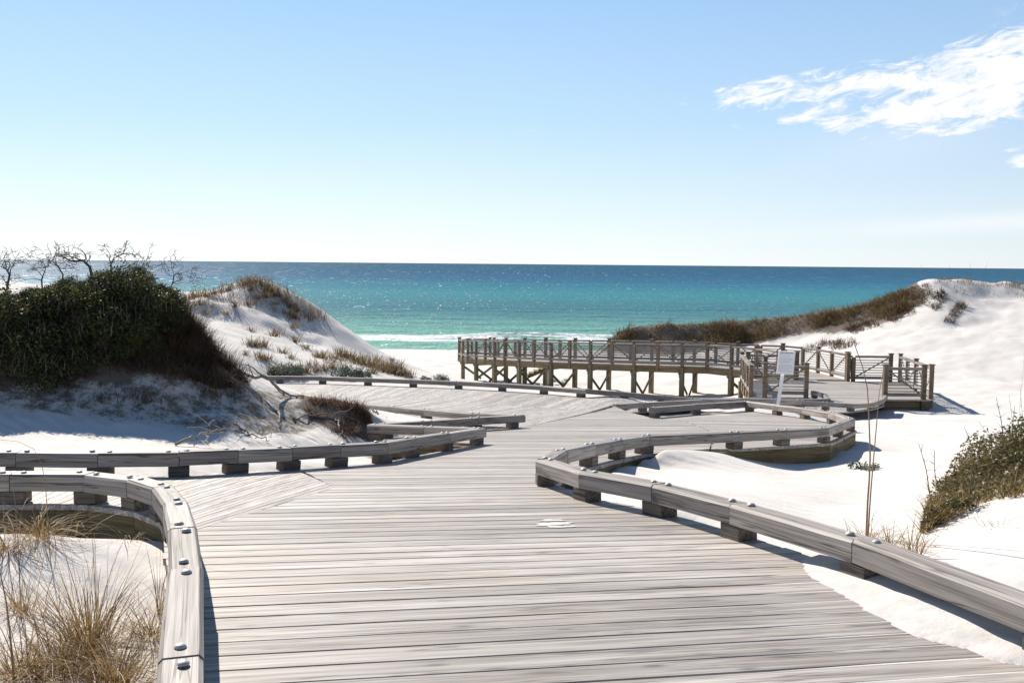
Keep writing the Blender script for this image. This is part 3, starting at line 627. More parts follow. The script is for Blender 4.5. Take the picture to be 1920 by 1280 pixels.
# right dune ridge
for q in [(1135, 652, 69.5), (1150, 634, 69.5), (1165, 622, 69), (1200, 612, 69), (1250, 610, 68.5), (1300, 607, 68), (1350, 606, 67.5), (1400, 603, 67), (1450, 599, 66), (1500, 593, 65), (1550, 585, 64), (1600, 577, 63), (1640, 566, 62), (1680, 550, 61), (1710, 536, 60), (1750, 524, 59), (1790, 524, 59), (1840, 533, 59.5), (1880, 535, 60), (1920, 535, 60), (2000, 530, 60), (2200, 520, 58), (2500, 500, 52),
          (1200, 655, 67.6), (1300, 652, 66.4), (1400, 645, 65.2), (1500, 636, 62.8), (1600, 622, 60.2), (1600, 600, 61.6), (1500, 665, 55), (1400, 680, 56), (1300, 690, 58), (1600, 650, 54), (1680, 590, 58), (1700, 620, 54), (1760, 560, 57), (1780, 600, 54), (1850, 560, 57.5), (1850, 600, 53.5), (1850, 650, 48.5), (1760, 660, 48.5), (1700, 670, 48.5), (1920, 560, 57.5), (1920, 620, 51), (1920, 670, 46), (1850, 690, 44.5), (1760, 700, 43.8), (1920, 700, 43), (2100, 640, 45), (2100, 580, 50), (1600, 672, 49), (1650, 650, 51.5), (2100, 700, 40), (2300, 650, 40)]: c3(*q)
for (x, y, z) in [(8, 74, -5.5), (15, 73, -5), (25, 70, -3.5), (35, 68, -1.5), (45, 67, -.5), (30, 78, -6), (50, 78, -5), (60, 60, 1), (80, 50, 1), (60, 30, 0), (40, 20, -.5), (75, 80, -6)]: cx(x, y, z)
# right foreground mound
for q in [(1680, 1012, 6.0), (1740, 1000, 6.15), (1800, 965, 6.3), (1850, 943, 6.3), (1920, 936, 6.2), (1990, 930, 6.1), (1920, 1000, 5.55), (1800, 1030, 5.5), (1920, 1070, 4.95), (1750, 1050, 5.35), (1780, 960, 6.9), (1850, 890, 7.6), (1920, 850, 7.9), (2000, 820, 8), (1760, 945, 7.6), (1830, 890, 8.8), (1920, 830, 9.5), (2050, 800, 9.5), (1800, 885, 10.5), (1920, 850, 11.5)]: c3(*q)
for (x, y, z) in [(3.4, 4.0, .05), (4.5, 4.5, .25), (6, 6, .45), (7, 8.5, .4), (9, 11, 0), (12, 14, -.8), (10, 5, .6), (14, 9, .2), (4, 2, .0), (20, 18, -1)]: cx(x, y, z)
def side_pts(P, sgn, off, dz):
    for i in range(len(P)-1):
        a, b = P[i], P[i+1]; d = frame_xy(a, b); n = np.array([-d[1], d[0], 0])*sgn; c = (a+b)/2+n*off; cx(c[0], c[1], c[2]+dz)
side_pts(kr[1:11], -1, 0.35, -.10); side_pts(kl[1:], 1, 0.3, -.30); side_pts(kb[0:9], 1, 0.4, -.07); side_pts(kf[0:10], 1, 0.6, -.12)
for p in main_poly[::2]+look_poly[::2]: cx(p[0]*.9, p[1], zdeck(p[1])-.3)
for q in ((800, 745), (950, 765), (1050, 790), (900, 860), (1450, 790), (700, 900)):
    P = dk(*q); cx(P[0], P[1], P[2]-.35)
cx(-60, 0, 0); cx(60, 0, 0); cx(0, -60, 0); cx(150, 60, -2); cx(-150, 60, -2); cx(-150, 95, -7); cx(150, 95, -7); cx(-150, -60, 1); cx(150, -60, 1)
CPa = np.array(CP)
# thin duplicates
keep = []; seen = []
for p in CPa:
    if all((p[0]-s[0])**2+(p[1]-s[1])**2 > 0.02 for s in seen): seen.append(p); keep.append(p)
CPa = np.array(keep); nC = len(CPa)
_D = np.sqrt(((CPa[:, None, :2]-CPa[None, :, :2])**2).sum(-1)+0.04)
_A = np.zeros((nC+3, nC+3)); _A[:nC, :nC] = _D-np.eye(nC)*0.03; _A[:nC, nC] = 1; _A[:nC, nC+1:] = CPa[:, :2]; _A[nC:, :nC] = _A[:nC, nC:].T
_w = np.linalg.solve(_A, np.concatenate([CPa[:, 2], np.zeros(3)]))
def _hash(ix, iy, s): 
    h = np.sin(ix*127.1+iy*311.7+s*74.7)*43758.5453; return h-np.floor(h)
def vnoise(x, y, s=0):
    ix, iy = np.floor(x), np.floor(y); fx, fy = x-ix, y-iy; fx = fx*fx*(3-2*fx); fy = fy*fy*(3-2*fy)
    a, b, c, d = _hash(ix, iy, s), _hash(ix+1, iy, s), _hash(ix, iy+1, s), _hash(ix+1, iy+1, s)
    return (a+(b-a)*fx)*(1-fy)+(c+(d-c)*fx)*fy-0.5
def fbm(x, y, s=0, o=4):
    r = 0; a = 1.0
    for k in range(o): r = r+a*vnoise(x*2**k, y*2**k, s+k); a *= .5
    return r
def base_z(x, y):
    x = np.asarray(x, float); y = np.asarray(y, float); out = np.empty_like(x)
    for s in range(0, len(x), 20000):
        X = x[s:s+20000]; Y = y[s:s+20000]
        D = np.sqrt((X[:, None]-CPa[None, :, 0])**2+(Y[:, None]-CPa[None, :, 1])**2+0.04)
        out[s:s+20000] = D@_w[:nC]+_w[nC]+_w[nC+1]*X+_w[nC+2]*Y
    return out
kd = KDTree(len(DECK_S)*3); 
_n = 0
_ds = []
for (x, y, z) in DECK_S: _ds.append((x, y, z))
kd = KDTree(len(_ds))
for i, (x, y, z) in enumerate(_ds): kd.insert((x, y, 0), i)
kd.balance()
def lumps(x, y):                       # eroded, lumpy dune faces
    r = np.hypot(x, y)
    a = 0.010+0.0022*np.clip(r-6, 0, 40)
    z = fbm(x*.55, y*.55, 3, 3)*a*1.3+fbm(x*2.2, y*2.2, 9, 3)*a*.35
    dune = np.clip(1-np.abs(y-12.7)/1.7, 0, 1)*np.clip((-x-2.0)/1.0, 0, 1)
    z = z+dune*(fbm(x*1.9, y*1.9, 21, 4)*.22)
    rid = np.clip(1-np.abs(y-57)/9, 0, 1)*np.clip((x-12)/6, 0, 1)
    z = z+rid*(np.abs(fbm(x*.35+y*.12, y*.2, 31, 4))*.8-.2)
    mid = np.clip(1-np.abs(y-39)/6, 0, 1)*np.clip((-x-4)/3, 0, 1)
    z = z+mid*fbm(x*.8, y*.8, 41, 4)*.35
    return z
def hz(x, y, clamp=True):
    x = np.atleast_1d(np.asarray(x, float)); y = np.atleast_1d(np.asarray(y, float))
    z = base_z(x, y)+lumps(x, y)
    if clamp:
        for i in range(len(x)):
            if 1.0 < y[i] < 62 and abs(x[i]) < 22:
                (co, j, d) = kd.find((x[i], y[i], 0))
                if d < 0.8: z[i] = min(z[i], _ds[j][2]-0.05 if d < 0.14 else _ds[j][2]-0.05+(d-.14)*1.1)
    return z
_hs = np.geomspace(3, 105, 900)
def hit(px, py):
    d = ray(px, py); P = CAM[None]+d[None]*(_hs/d[1])[:, None]; s = P[:, 2]-hz(P[:, 0], P[:, 1], False)
    i = int(np.argmax(s < 0)) if (s < 0).any() else len(_hs)-1
    return P[i]
# polar sheet, dense where the camera looks
ang = np.concatenate([np.radians(np.linspace(-180, -48, 40, endpoint=False)), np.radians(np.linspace(-48, 48, 620, endpoint=False)), np.radians(np.linspace(48, 180, 40, endpoint=False))])
rad = np.concatenate([np.array([0.4, 1.2, 2.2]), np.geomspace(3.0, 112, 640), np.array([135, 180, 260, 400])])
AA, RR = np.meshgrid(ang, rad); GX = (np.sin(AA)*RR).ravel(); GY = (np.cos(AA)*RR).ravel()
GZ = hz(GX, GY)
far_ = np.hypot(GX, GY) > 130
GZ[far_] = np.where(GY[far_] > 95, -10, np.clip(GZ[far_], -10, 1.5))
na, nr = len(ang), len(rad)
idx = np.arange(na*nr).reshape(nr, na)
q0 = idx[:-1, :]; q1 = np.roll(idx, -1, axis=1)[:-1, :]; q2 = np.roll(idx, -1, axis=1)[1:, :]; q3 = idx[1:, :]
FQ = np.stack([q0.ravel(), q3.ravel(), q2.ravel(), q1.ravel()], 1)
ground = fast_mesh('sand_ground', np.stack([GX, GY, GZ], 1), FQ, M_SAND, smooth=True)
tag(ground, 'white quartz sand of the dunes and beach', 'sand', kind='structure')
# litter layer on the shaded shrub dune, on the ridge under grass and on the mound
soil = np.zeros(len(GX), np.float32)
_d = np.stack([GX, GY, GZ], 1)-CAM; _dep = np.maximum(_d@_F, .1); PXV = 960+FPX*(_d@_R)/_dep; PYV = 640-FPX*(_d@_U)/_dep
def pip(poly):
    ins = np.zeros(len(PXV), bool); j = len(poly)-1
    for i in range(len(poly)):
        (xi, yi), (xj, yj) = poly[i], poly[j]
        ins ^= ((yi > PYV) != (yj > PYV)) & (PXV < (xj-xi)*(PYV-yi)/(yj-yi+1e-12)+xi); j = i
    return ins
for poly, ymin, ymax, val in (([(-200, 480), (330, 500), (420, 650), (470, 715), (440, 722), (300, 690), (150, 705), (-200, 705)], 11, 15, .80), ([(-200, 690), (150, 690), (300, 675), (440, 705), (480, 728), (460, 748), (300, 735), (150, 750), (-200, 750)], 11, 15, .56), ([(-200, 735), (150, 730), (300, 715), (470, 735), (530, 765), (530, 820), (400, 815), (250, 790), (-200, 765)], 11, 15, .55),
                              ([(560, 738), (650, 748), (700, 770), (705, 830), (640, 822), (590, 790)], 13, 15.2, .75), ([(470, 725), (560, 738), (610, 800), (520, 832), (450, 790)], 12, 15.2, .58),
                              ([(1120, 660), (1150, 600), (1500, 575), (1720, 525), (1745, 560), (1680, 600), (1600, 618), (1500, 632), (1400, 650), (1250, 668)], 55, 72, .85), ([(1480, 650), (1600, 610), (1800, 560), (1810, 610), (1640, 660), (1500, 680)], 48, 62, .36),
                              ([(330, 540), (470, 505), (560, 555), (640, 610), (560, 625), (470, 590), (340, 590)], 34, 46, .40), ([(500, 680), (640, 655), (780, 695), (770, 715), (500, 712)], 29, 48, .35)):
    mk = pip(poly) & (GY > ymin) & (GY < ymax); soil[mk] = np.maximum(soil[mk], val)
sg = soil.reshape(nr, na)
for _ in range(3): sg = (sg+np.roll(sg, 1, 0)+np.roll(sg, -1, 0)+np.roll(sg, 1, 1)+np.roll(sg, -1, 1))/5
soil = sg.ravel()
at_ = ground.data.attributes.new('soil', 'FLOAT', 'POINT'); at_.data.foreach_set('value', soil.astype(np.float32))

# piles under the raised walkway, now that the sand height is known
for (a, b) in BENTS:
    ends = []
    for p in (a, b):
        zg = float(hz([p[0]], [p[1]], False)[0])-0.3; top = p[2]-PT-0.03
        d = b-a; rz = math.atan2(d[1], d[0]); q = np.array([p[0], p[1], zg])
        if top-zg > 0.3: box('pile', q, 0.20, 0.20, top-zg, M_PILE, walk, rz)
        ends.append((q, top, zg))
    (qa, ta, za), (qb, tb, zb) = ends
    d = (qb-qa); d[2] = 0; Ld = np.linalg.norm(d); d = d/Ld; nrm = np.array([-d[1], d[0], 0])*.11
    mid = (qa+qb)/2; zl = max(min(za, zb)+.35, ta-1.55)
    prism('cross_brace', np.array([qa[0], qa[1], ta-.45])+nrm-d*.1, np.array([mid[0], mid[1], zl])+nrm+d*.15, 0.04, 0.13, M_PILE, walk, 0.004)
    prism('cross_brace', np.array([qb[0], qb[1], tb-.45])-nrm+d*.1, np.array([mid[0], mid[1], zl])-nrm-d*.15, 0.04, 0.13, M_PILE, walk, 0.004)
    prism('cross_beam', np.array([qa[0], qa[1], ta-.36])+nrm*1.0-d*.15, np.array([qb[0], qb[1], tb-.36])+nrm*1.0+d*.15, 0.05, 0.2, M_PILE, walk, 0.004)
for px, Y in ((1412, 31.9), (1394, 38.6), (1690, 38.4), (1745, 31.6), (1520, 31.9), (1500, 38.5), (1594, 38.4)):
    p = lp(px, Y); zg = float(hz([p[0]], [p[1]], False)[0])-.3; box('pile', (p[0], p[1]+.12, zg), 0.17, 0.17, p[2]-PT-.02-zg, M_PILE, land)

# ------------------------------------------------------------------ sea
def sea_mat():
    mt, t, b = new_mat('sea_water')
    g = nd(t, 'ShaderNodeNewGeometry'); sp = nd(t, 'ShaderNodeSeparateXYZ'); t.links.new(g.outputs['Position'], sp.inputs[0])
    n0 = nd(t, 'ShaderNodeTexNoise', i_Scale=1.0, i_Detail=3.0); mp0 = nd(t, 'ShaderNodeMapping'); mp0.inputs['Scale'].default_value = (0.004, 0.02, 0.02); t.links.new(g.outputs['Position'], mp0.inputs[0]); t.links.new(mp0.outputs[0], n0.inputs['Vector'])
    lg = math_n(t, 'LOGARITHM', math_n(t, 'MAXIMUM', sp.outputs[1], 60.0), 10.0)
    lg = math_n(t, 'ADD', lg, math_n(t, 'MULTIPLY', math_n(t, 'SUBTRACT', n0.outputs[0], 0.5), 0.22))
    r = nd(t, 'ShaderNodeValToRGB'); mr = nd(t, 'ShaderNodeMapRange'); t.links.new(lg, mr.inputs[0]); mr.inputs[1].default_value = 1.95; mr.inputs[2].default_value = 3.35; t.links.new(mr.outputs[0], r.inputs[0])
    cr = r.color_ramp; stops = [(0.0, (0.36, 0.46, 0.36)), (0.04, (0.20, 0.40, 0.33)), (0.11, (0.14, 0.32, 0.29)), (0.17, (0.09, 0.23, 0.245)), (0.24, (0.06, 0.18, 0.215)), (0.33, (0.055, 0.215, 0.25)), (0.42, (0.045, 0.19, 0.25)), (0.56, (0.035, 0.125, 0.21)), (0.75, (0.03, 0.105, 0.18)), (1.0, (0.03, 0.10, 0.165))]
    while len(cr.elements) < len(stops): cr.elements.new(0.5)
    for i, (p, c) in enumerate(stops): cr.elements[i].position = p; cr.elements[i].color = (*c, 1)
    # foam
    mp = nd(t, 'ShaderNodeMapping'); mp.inputs['Scale'].default_value = (0.10, 0.42, 1); t.links.new(g.outputs['Position'], mp.inputs[0])
    fn = nd(t, 'ShaderNodeTexNoise', i_Scale=1.0, i_Detail=8.0, i_Roughness=0.68, i_Distortion=0.8); t.links.new(mp.outputs[0], fn.inputs['Vector'])
    fv = None
    wob = math_n(t, 'MULTIPLY', math_n(t, 'SUBTRACT', n0.outputs[0], 0.5), 5.0)
    for yc, wd, am in ((95.2, 1.2, 0.38), (100.5, 1.5, 0.13), (107.5, 3.4, 0.29), (113.5, 2.8, 0.24), (121, 3, 0.10), (130, 3, 0.05)):
        q = math_n(t, 'DIVIDE', math_n(t, 'SUBTRACT', math_n(t, 'ADD', sp.outputs[1], wob), yc), wd)
        e = math_n(t, 'MULTIPLY', math_n(t, 'EXPONENT', math_n(t, 'MULTIPLY', math_n(t, 'MULTIPLY', q, q), -1.0)), am)
        fv = e if fv is None else math_n(t, 'ADD', fv, e)
    fm = nd(t, 'ShaderNodeMapRange', interpolation_type='SMOOTHSTEP'); t.links.new(math_n(t, 'ADD', fn.outputs[0], fv), fm.inputs[0]); fm.inputs[1].default_value = 0.66; fm.inputs[2].default_value = 0.80
    mx = nd(t, 'ShaderNodeMix', data_type='RGBA'); t.links.new(fm.outputs[0], mx.inputs[0]); t.links.new(r.outputs[0], mx.inputs[6]); mx.inputs[7].default_value = (0.8, 0.82, 0.8, 1)
    # glinting wave faces: small close in, long swell far out
    gl_f = None; rp = None
    for sc, lo, hi in (((2.0, 0.6, 1), 1.6, 2.22), ((1.1, 0.18, 1), 2.22, 2.5), ((0.6, 0.05, 1), 2.5, 2.82), ((0.3, 0.014, 1), 2.82, 3.2), ((0.12, 0.003, 1), 3.2, 5.0)):
        m3 = nd(t, 'ShaderNodeMapping'); m3.inputs['Scale'].default_value = sc; t.links.new(g.outputs['Position'], m3.inputs[0])
        n5 = nd(t, 'ShaderNodeTexNoise', i_Scale=1.0, i_Detail=2.0, i_Roughness=0.6); t.links.new(m3.outputs[0], n5.inputs['Vector'])
        l0 = math_n(t, 'LOGARITHM', math_n(t, 'MAXIMUM', sp.outputs[1], 60.0), 10.0)
        w1 = nd(t, 'ShaderNodeMapRange', interpolation_type='SMOOTHSTEP'); t.links.new(l0, w1.inputs[0]); w1.inputs[1].default_value = lo-.08; w1.inputs[2].default_value = lo+.08
        w2 = nd(t, 'ShaderNodeMapRange', interpolation_type='SMOOTHSTEP'); t.links.new(l0, w2.inputs[0]); w2.inputs[1].default_value = hi-.08; w2.inputs[2].default_value = hi+.08; w2.inputs[3].default_value = 1; w2.inputs[4].default_value = 0
        wgt = math_n(t, 'MULTIPLY', w1.outputs[0], w2.outputs[0])
        gp = nd(t, 'ShaderNodeMapRange', interpolation_type='SMOOTHSTEP'); t.links.new(n5.outputs[0], gp.inputs[0]); gp.inputs[1].default_value = 0.62; gp.inputs[2].default_value = 0.74
        q = math_n(t, 'MULTIPLY', gp.outputs[0], wgt); gl_f = q if gl_f is None else math_n(t, 'ADD', gl_f, q)
        q = math_n(t, 'MULTIPLY', math_n(t, 'SUBTRACT', n5.outputs[0], 0.5), wgt); rp = q if rp is None else math_n(t, 'ADD', rp, q)
    shade = nd(t, 'ShaderNodeVectorMath', operation='SCALE'); t.links.new(mx.outputs[2], shade.inputs[0]); t.links.new(math_n(t, 'ADD', math_n(t, 'MULTIPLY', rp, -1.3), 1.0), shade.inputs['Scale'])
    df = nd(t, 'ShaderNodeBsdfDiffuse'); t.links.new(shade.outputs[0], df.inputs[0]); gl = nd(t, 'ShaderNodeBsdfGlossy'); gl.inputs['Roughness'].default_value = 0.37
    ms = nd(t, 'ShaderNodeMixShader'); fr_ = nd(t, 'ShaderNodeMapRange'); t.links.new(math_n(t, 'MULTIPLY', gl_f, math_n(t, 'SUBTRACT', 1.0, fm.outputs[0])), fr_.inputs[0]); fr_.inputs[3].default_value = 0.04; fr_.inputs[4].default_value = 0.85
    t.links.new(fr_.outputs[0], ms.inputs[0]); t.links.new(df.outputs[0], ms.inputs[1]); t.links.new(gl.outputs[0], ms.inputs[2])
    t.links.new(ms.outputs[0], [x for x in t.nodes if x.type == 'OUTPUT_MATERIAL'][0].inputs[0]); t.nodes.remove(b)
    # chop at several sizes
    hs = None
    for sc, am in (((0.22, 0.5, 0.5), 1.6), ((0.7, 1.5, 1.5), 0.7), ((0.05, 0.16, 0.1), 3.0)):
        m2 = nd(t, 'ShaderNodeMapping'); m2.inputs['Scale'].default_value = sc; t.links.new(g.outputs['Position'], m2.inputs[0])
        nn = nd(t, 'ShaderNodeTexNoise', i_Scale=1.0, i_Detail=5.0, i_Roughness=0.6); t.links.new(m2.outputs[0], nn.inputs['Vector'])
        q = math_n(t, 'MULTIPLY', nn.outputs[0], am); hs = q if hs is None else math_n(t, 'ADD', hs, q)
    bp = nd(t, 'ShaderNodeBump', i_Strength=1.0, i_Distance=0.12); t.links.new(hs, bp.inputs['Height']); t.links.new(bp.outputs[0], gl.inputs['Normal'])
    bp2 = nd(t, 'ShaderNodeBump', i_Strength=1.0, i_Distance=0.4); t.links.new(hs, bp2.inputs['Height']); t.links.new(bp2.outputs[0], df.inputs['Normal'])
    return mt
M_SEA = sea_mat()
ry = np.concatenate([np.arange(88, 190, 0.6), np.geomspace(190, 40000, 120)]); cxs = np.linspace(-1, 1, 240)
SY, SC = np.meshgrid(ry, cxs, indexing='ij'); SX = SC*(SY*1.15+60)
near_w = np.clip((300-SY)/150, 0, 1)
wy = SY+fbm(SX*.03, SY*.05, 51, 3)*10
SZ = -7.0+near_w*(0.10*np.sin(wy*0.55)+0.06*np.sin(wy*1.1+SX*.08)+0.10*fbm(SX*.12, SY*.5, 61, 3))
for yc, am in ((108.5, .55), (116, .35)):
    q = (SY+fbm(SX*.02, SY*0+yc, 71, 3)*5-yc); SZ += am*np.exp(-(q/np.where(q < 0, 0.8, 2.2))**2)*(0.6+fbm(SX*.07, SY*0, 81, 2))
si = np.arange(SY.size).reshape(SY.shape)
SF = np.stack([si[:-1, :-1].ravel(), si[:-1, 1:].ravel(), si[1:, 1:].ravel(), si[1:, :-1].ravel()], 1)
sea = fast_mesh('sea', np.stack([SX.ravel(), SY.ravel(), SZ.ravel()], 1), SF, M_SEA, smooth=True)
tag(sea, 'blue and turquoise sea with sun glitter and low breakers', 'sea', kind='structure')
#PART2
# ------------------------------------------------------------------ plants
def blades(base, h, az, lean, curl, w, S=4):
    base = np.asarray(base, float); Nn = len(base); t = np.linspace(0, 1, S+1)[None]
    h = np.broadcast_to(h, Nn)[:, None]; lean = np.broadcast_to(lean, Nn)[:, None]; curl = np.broadcast_to(curl, Nn)[:, None]; w = np.broadcast_to(w, Nn)[:, None]
    out = h*(lean*t+curl*t**2*0.75); upz = h*(t*np.sqrt(np.clip(1-lean**2, .05, 1))-curl*0.62*t**2.6)
    dx, dy = np.cos(az)[:, None], np.sin(az)[:, None]
    X = base[:, 0:1]+dx*out; Y = base[:, 1:2]+dy*out; Z = base[:, 2:3]+upz
    a2 = (az+np.pi/2+RNG.uniform(-.9, .9, Nn))[:, None]
    ww = w*(1-t**1.6*0.88)/2
    P1 = np.stack([X+np.cos(a2)*ww, Y+np.sin(a2)*ww, Z], -1); P2_ = np.stack([X-np.cos(a2)*ww, Y-np.sin(a2)*ww, Z], -1)
    V = np.stack([P1, P2_], 2).reshape(Nn, (S+1)*2, 3)
    k = np.arange(S)*2; f = np.stack([k, k+1, k+3, k+2], 1)
    F = (f[None]+(np.arange(Nn)*(S+1)*2)[:, None, None]).reshape(-1, 4)
    return V.reshape(-1, 3), F
def leaf_quads(c, size, tilt=0.9, aspect=0.45):
    n = len(c); a = RNG.uniform(0, 2*np.pi, n); e = RNG.uniform(-.4, tilt, n)
    d = np.stack([np.cos(a)*np.cos(e), np.sin(a)*np.cos(e), np.sin(e)], 1)
    r = RNG.normal(size=(n, 3)); s = np.cross(d, r); s /= np.linalg.norm(s, axis=1)[:, None]+1e-9
    sz = (np.broadcast_to(size, n)*RNG.uniform(.7, 1.25, n))[:, None]
    b = c-d*sz*.5; tip = c+d*sz*.5; l = c+s*sz*aspect*.5; rr = c-s*sz*aspect*.5
    V = np.stack([b, l, tip, rr], 1).reshape(-1, 3); F = np.arange(n*4).reshape(n, 4); return V, F
def in_poly(n, poly):
    poly = np.array(poly, float); lo, hi = poly.min(0), poly.max(0); out = []
    while len(out) < n:
        q = RNG.uniform(lo, hi, (n*2, 2)); ins = np.zeros(len(q), bool); j = len(poly)-1
        for i in range(len(poly)):
            c = ((poly[i, 1] > q[:, 1]) != (poly[j, 1] > q[:, 1])) & (q[:, 0] < (poly[j, 0]-poly[i, 0])*(q[:, 1]-poly[i, 1])/(poly[j, 1]-poly[i, 1]+1e-12)+poly[i, 0]); ins ^= c; j = i
        out += list(q[ins])
    return np.array(out[:n])
# quick lookup of the sand height from the finished sheet
_gz = GZ.reshape(nr, na)
def gz(x, y):
    x = np.asarray(x, float); y = np.asarray(y, float)
    a = np.arctan2(x, y); r = np.hypot(x, y); i = np.clip(np.searchsorted(ang, a)-1, 0, na-2); j = np.clip(np.searchsorted(rad, r)-1, 0, nr-2)
    fa = np.clip((a-ang[i])/(ang[i+1]-ang[i]), 0, 1); fr = np.clip((r-rad[j])/(rad[j+1]-rad[j]), 0, 1)
    return (_gz[j, i]*(1-fa)+_gz[j, i+1]*fa)*(1-fr)+(_gz[j+1, i]*(1-fa)+_gz[j+1, i+1]*fa)*fr
def hits(q):
    """first sand point along each pixel ray"""
    ts = np.geomspace(3, 105, 1400); res = np.zeros((len(q), 3))
    for s in range(0, len(q), 500):
        p = q[s:s+500]; d = _F[None]*FPX+_R[None]*(p[:, 0:1]-960)-_U[None]*(p[:, 1:2]-640); d = d/d[:, 1:2]
        P = CAM[None, None]+d[:, None]*ts[None, :, None]; below = P[..., 2] < gz(P[..., 0], P[..., 1])
        k = np.where(below.any(1), below.argmax(1), len(ts)-1); res[s:s+500] = P[np.arange(len(p)), k]
    return res
def hit1(px, py): return hits(np.array([[px, py]], float))[0]

# --- grass tufts in the foreground
def tuft_mesh(n, h, spread, lean, curl, w, seed, S=6, lit=0.25):
    global RNG
    keepr = RNG; RNG = np.random.default_rng(seed)
    r = np.abs(RNG.normal(0, spread, n)); a = RNG.uniform(0, 2*np.pi, n)
    base = np.stack([r*np.cos(a), r*np.sin(a), np.full(n, -.02)], 1)
    az_ = a+RNG.normal(0, .7, n); hh = h*RNG.uniform(.35, 1.1, n); ln = np.clip(np.abs(RNG.normal(lean, .22, n)), 0, .93); cu = np.clip(RNG.normal(curl, .35, n), 0, 1.35)
    V, F = blades(base, hh, az_, ln, cu, w*RNG.uniform(.6, 1.3, n), S)
    # dead leaves curled low round the base
    m2 = int(n*lit); r2 = np.abs(RNG.normal(0, spread*1.8, m2)); a2 = RNG.uniform(0, 2*np.pi, m2); b2 = np.stack([r2*np.cos(a2), r2*np.sin(a2), np.full(m2, 0.0)], 1)
    V2, F2 = blades(b2, h*RNG.uniform(.2, .5, m2), a2+RNG.normal(0, 1, m2), RNG.uniform(.5, .93, m2), RNG.uniform(.4, 1.2, m2), w*RNG.uniform(.6, 1.2, m2), S)
    RNG = keepr
    return np.concatenate([V, V2]), np.concatenate([F, F2+len(V)])
def put_mesh_as(name, V, F, mat, loc, label, cat, group=None):
    o = fast_mesh(name, V, F, mat, None, loc); return tag(o, label, cat, group)
FG = [((165, 1215), 330, .62, .07, .42, .45, .0046, 'large straw tuft of beach grass in the middle of the lower left sand'),
      ((110, 1262), 260, .48, .08, .5, .6, .0046, 'tangled straw tuft below the large one at the lower left edge'),
      ((215, 1290), 230, .52, .06, .45, .5, .0046, 'straw tuft at the bottom edge just left of the near kerb'),
      ((30, 1275), 200, .45, .09, .5, .6, .0046, 'straw tuft in the bottom left corner of the picture'),
      ((285, 1195), 150, .32, .05, .55, .7, .0042, 'reddish tuft hugging the near left kerb'),
      ((40, 1150), 120, .42, .07, .35, .5, .0042, 'thin tuft on the left edge above the corner tuft'),
      ((298, 1150), 26, .55, .03, .3, .35, .0042, 'sparse upright tuft leaning out beside the near left kerb'),
      ((15, 1035), 120, .38, .06, .45, .6, .0044, 'leftmost small tuft in front of the branch fascia'),
      ((75, 1008), 190, .36, .10, .5, .8, .0044, 'curly yellow tuft below the left branch boards, second from the picture edge'),
      ((130, 1004), 190, .38, .10, .5, .8, .0044, 'curly yellow tuft in the middle of the row below the left branch boards'),
      ((185, 1008), 150, .32, .09, .55, .8, .0042, 'curly yellow tuft at the right of the row below the branch boards'),
      ((240, 1016), 26, .24, .06, .5, .9, .004, 'small curly tuft by the shaded corner of the left kerb')]
for i, (q, n, h, sp_, ln, cu, w, lab) in enumerate(FG):
    V, F = tuft_mesh(n, h, sp_, ln, cu, w, 100+i); P = hit1(*q); put_mesh_as('grass_tuft', V, F, M_STRAW, P, lab, 'grass', 'grass tufts on the lower left sand')
RG = [((1622, 1013), 50, .38, .07, .45, .9, .0042, 'curly grass at the foot of the two tall stalks beside the right kerb'),
      ((1668, 1022), 40, .30, .06, .4, .8, .0042, 'thin grass between the tall stalks and the right hand mound'),
      ((1712, 1030), 34, .32, .05, .35, .6, .0044, 'grass at the lower left tip of the right hand mound'),
      ((1722, 1046), 10, .30, .01, .2, .2, .009, 'short stiff green blades behind the right kerb rail'),
      ((1288, 990), 22, .17, .03, .5, .9, .0036, 'tiny curly tuft poking under the right kerb'),
      ((1330, 1004), 16, .15, .03, .5, .9, .0036, 'wispy tuft under the right kerb nearer the camera'),
      ((1870, 985), 18, .20, .06, .6, .6, .004, 'sparse grass on the sand mound at the right edge')]
for i, (q, n, h, sp_, ln, cu, w, lab) in enumerate(RG):
    V, F = tuft_mesh(n, h, sp_, ln, cu, w, 140+i, lit=.5); P = hit1(*q); put_mesh_as('grass_tuft', V, F, M_STRAW, P, lab, 'grass', 'grass along the right kerb')
def stalk(px0, py0, pxs, lab, r=0.006, seed=0, back=0.0):
    P0 = hit1(px0, py0); pts = [P0-np.array([0, 0, .05])]
    for (px, py) in pxs: pts.append(at(px, py, P0[1]+back))
    pts = resample(pts, 10); tp = np.linspace(r, r*.35, 10)
    V, F = tube(pts, r, 5, tp); V = np.array(V)-P0
    o = mesh_obj('dry_stalk', V, F, M_STALK, None, P0, smooth=True); tag(o, lab, 'stalk', 'tall dry stalks')
stalk(1624, 1012, [(1627, 940), (1632, 870), (1630, 790), (1626, 720), (1612, 668), (1602, 645)], 'taller of two brown sea oat stalks by the right kerb, bent tip', .0075)
stalk(1627, 1010, [(1632, 930), (1638, 860), (1645, 780), (1650, 720), (1655, 700)], 'tall brown sea oat stalk leaning right, the shorter of two by the right kerb', .006)
stalk(28, 1290, [(20, 1200), (12, 1130), (2, 1080), (-8, 1040)], 'leaning brown stalk crossing the bottom left corner', .006)
stalk(38, 1120, [(36, 1060), (33, 1000), (28, 940), (20, 880)], 'thin upright stalk rising past the branch boards at far left', .0035)
stalk(95, 1050, [(88, 950), (84, 890), (70, 845), (40, 828), (0, 824)], 'thin stem arching over the left kerb to the picture edge', .003)
stalk(1910, 800, [(1914, 740), (1918, 700), (1921, 640)], 'thin upright stalk at the right picture edge above the mound', .004)

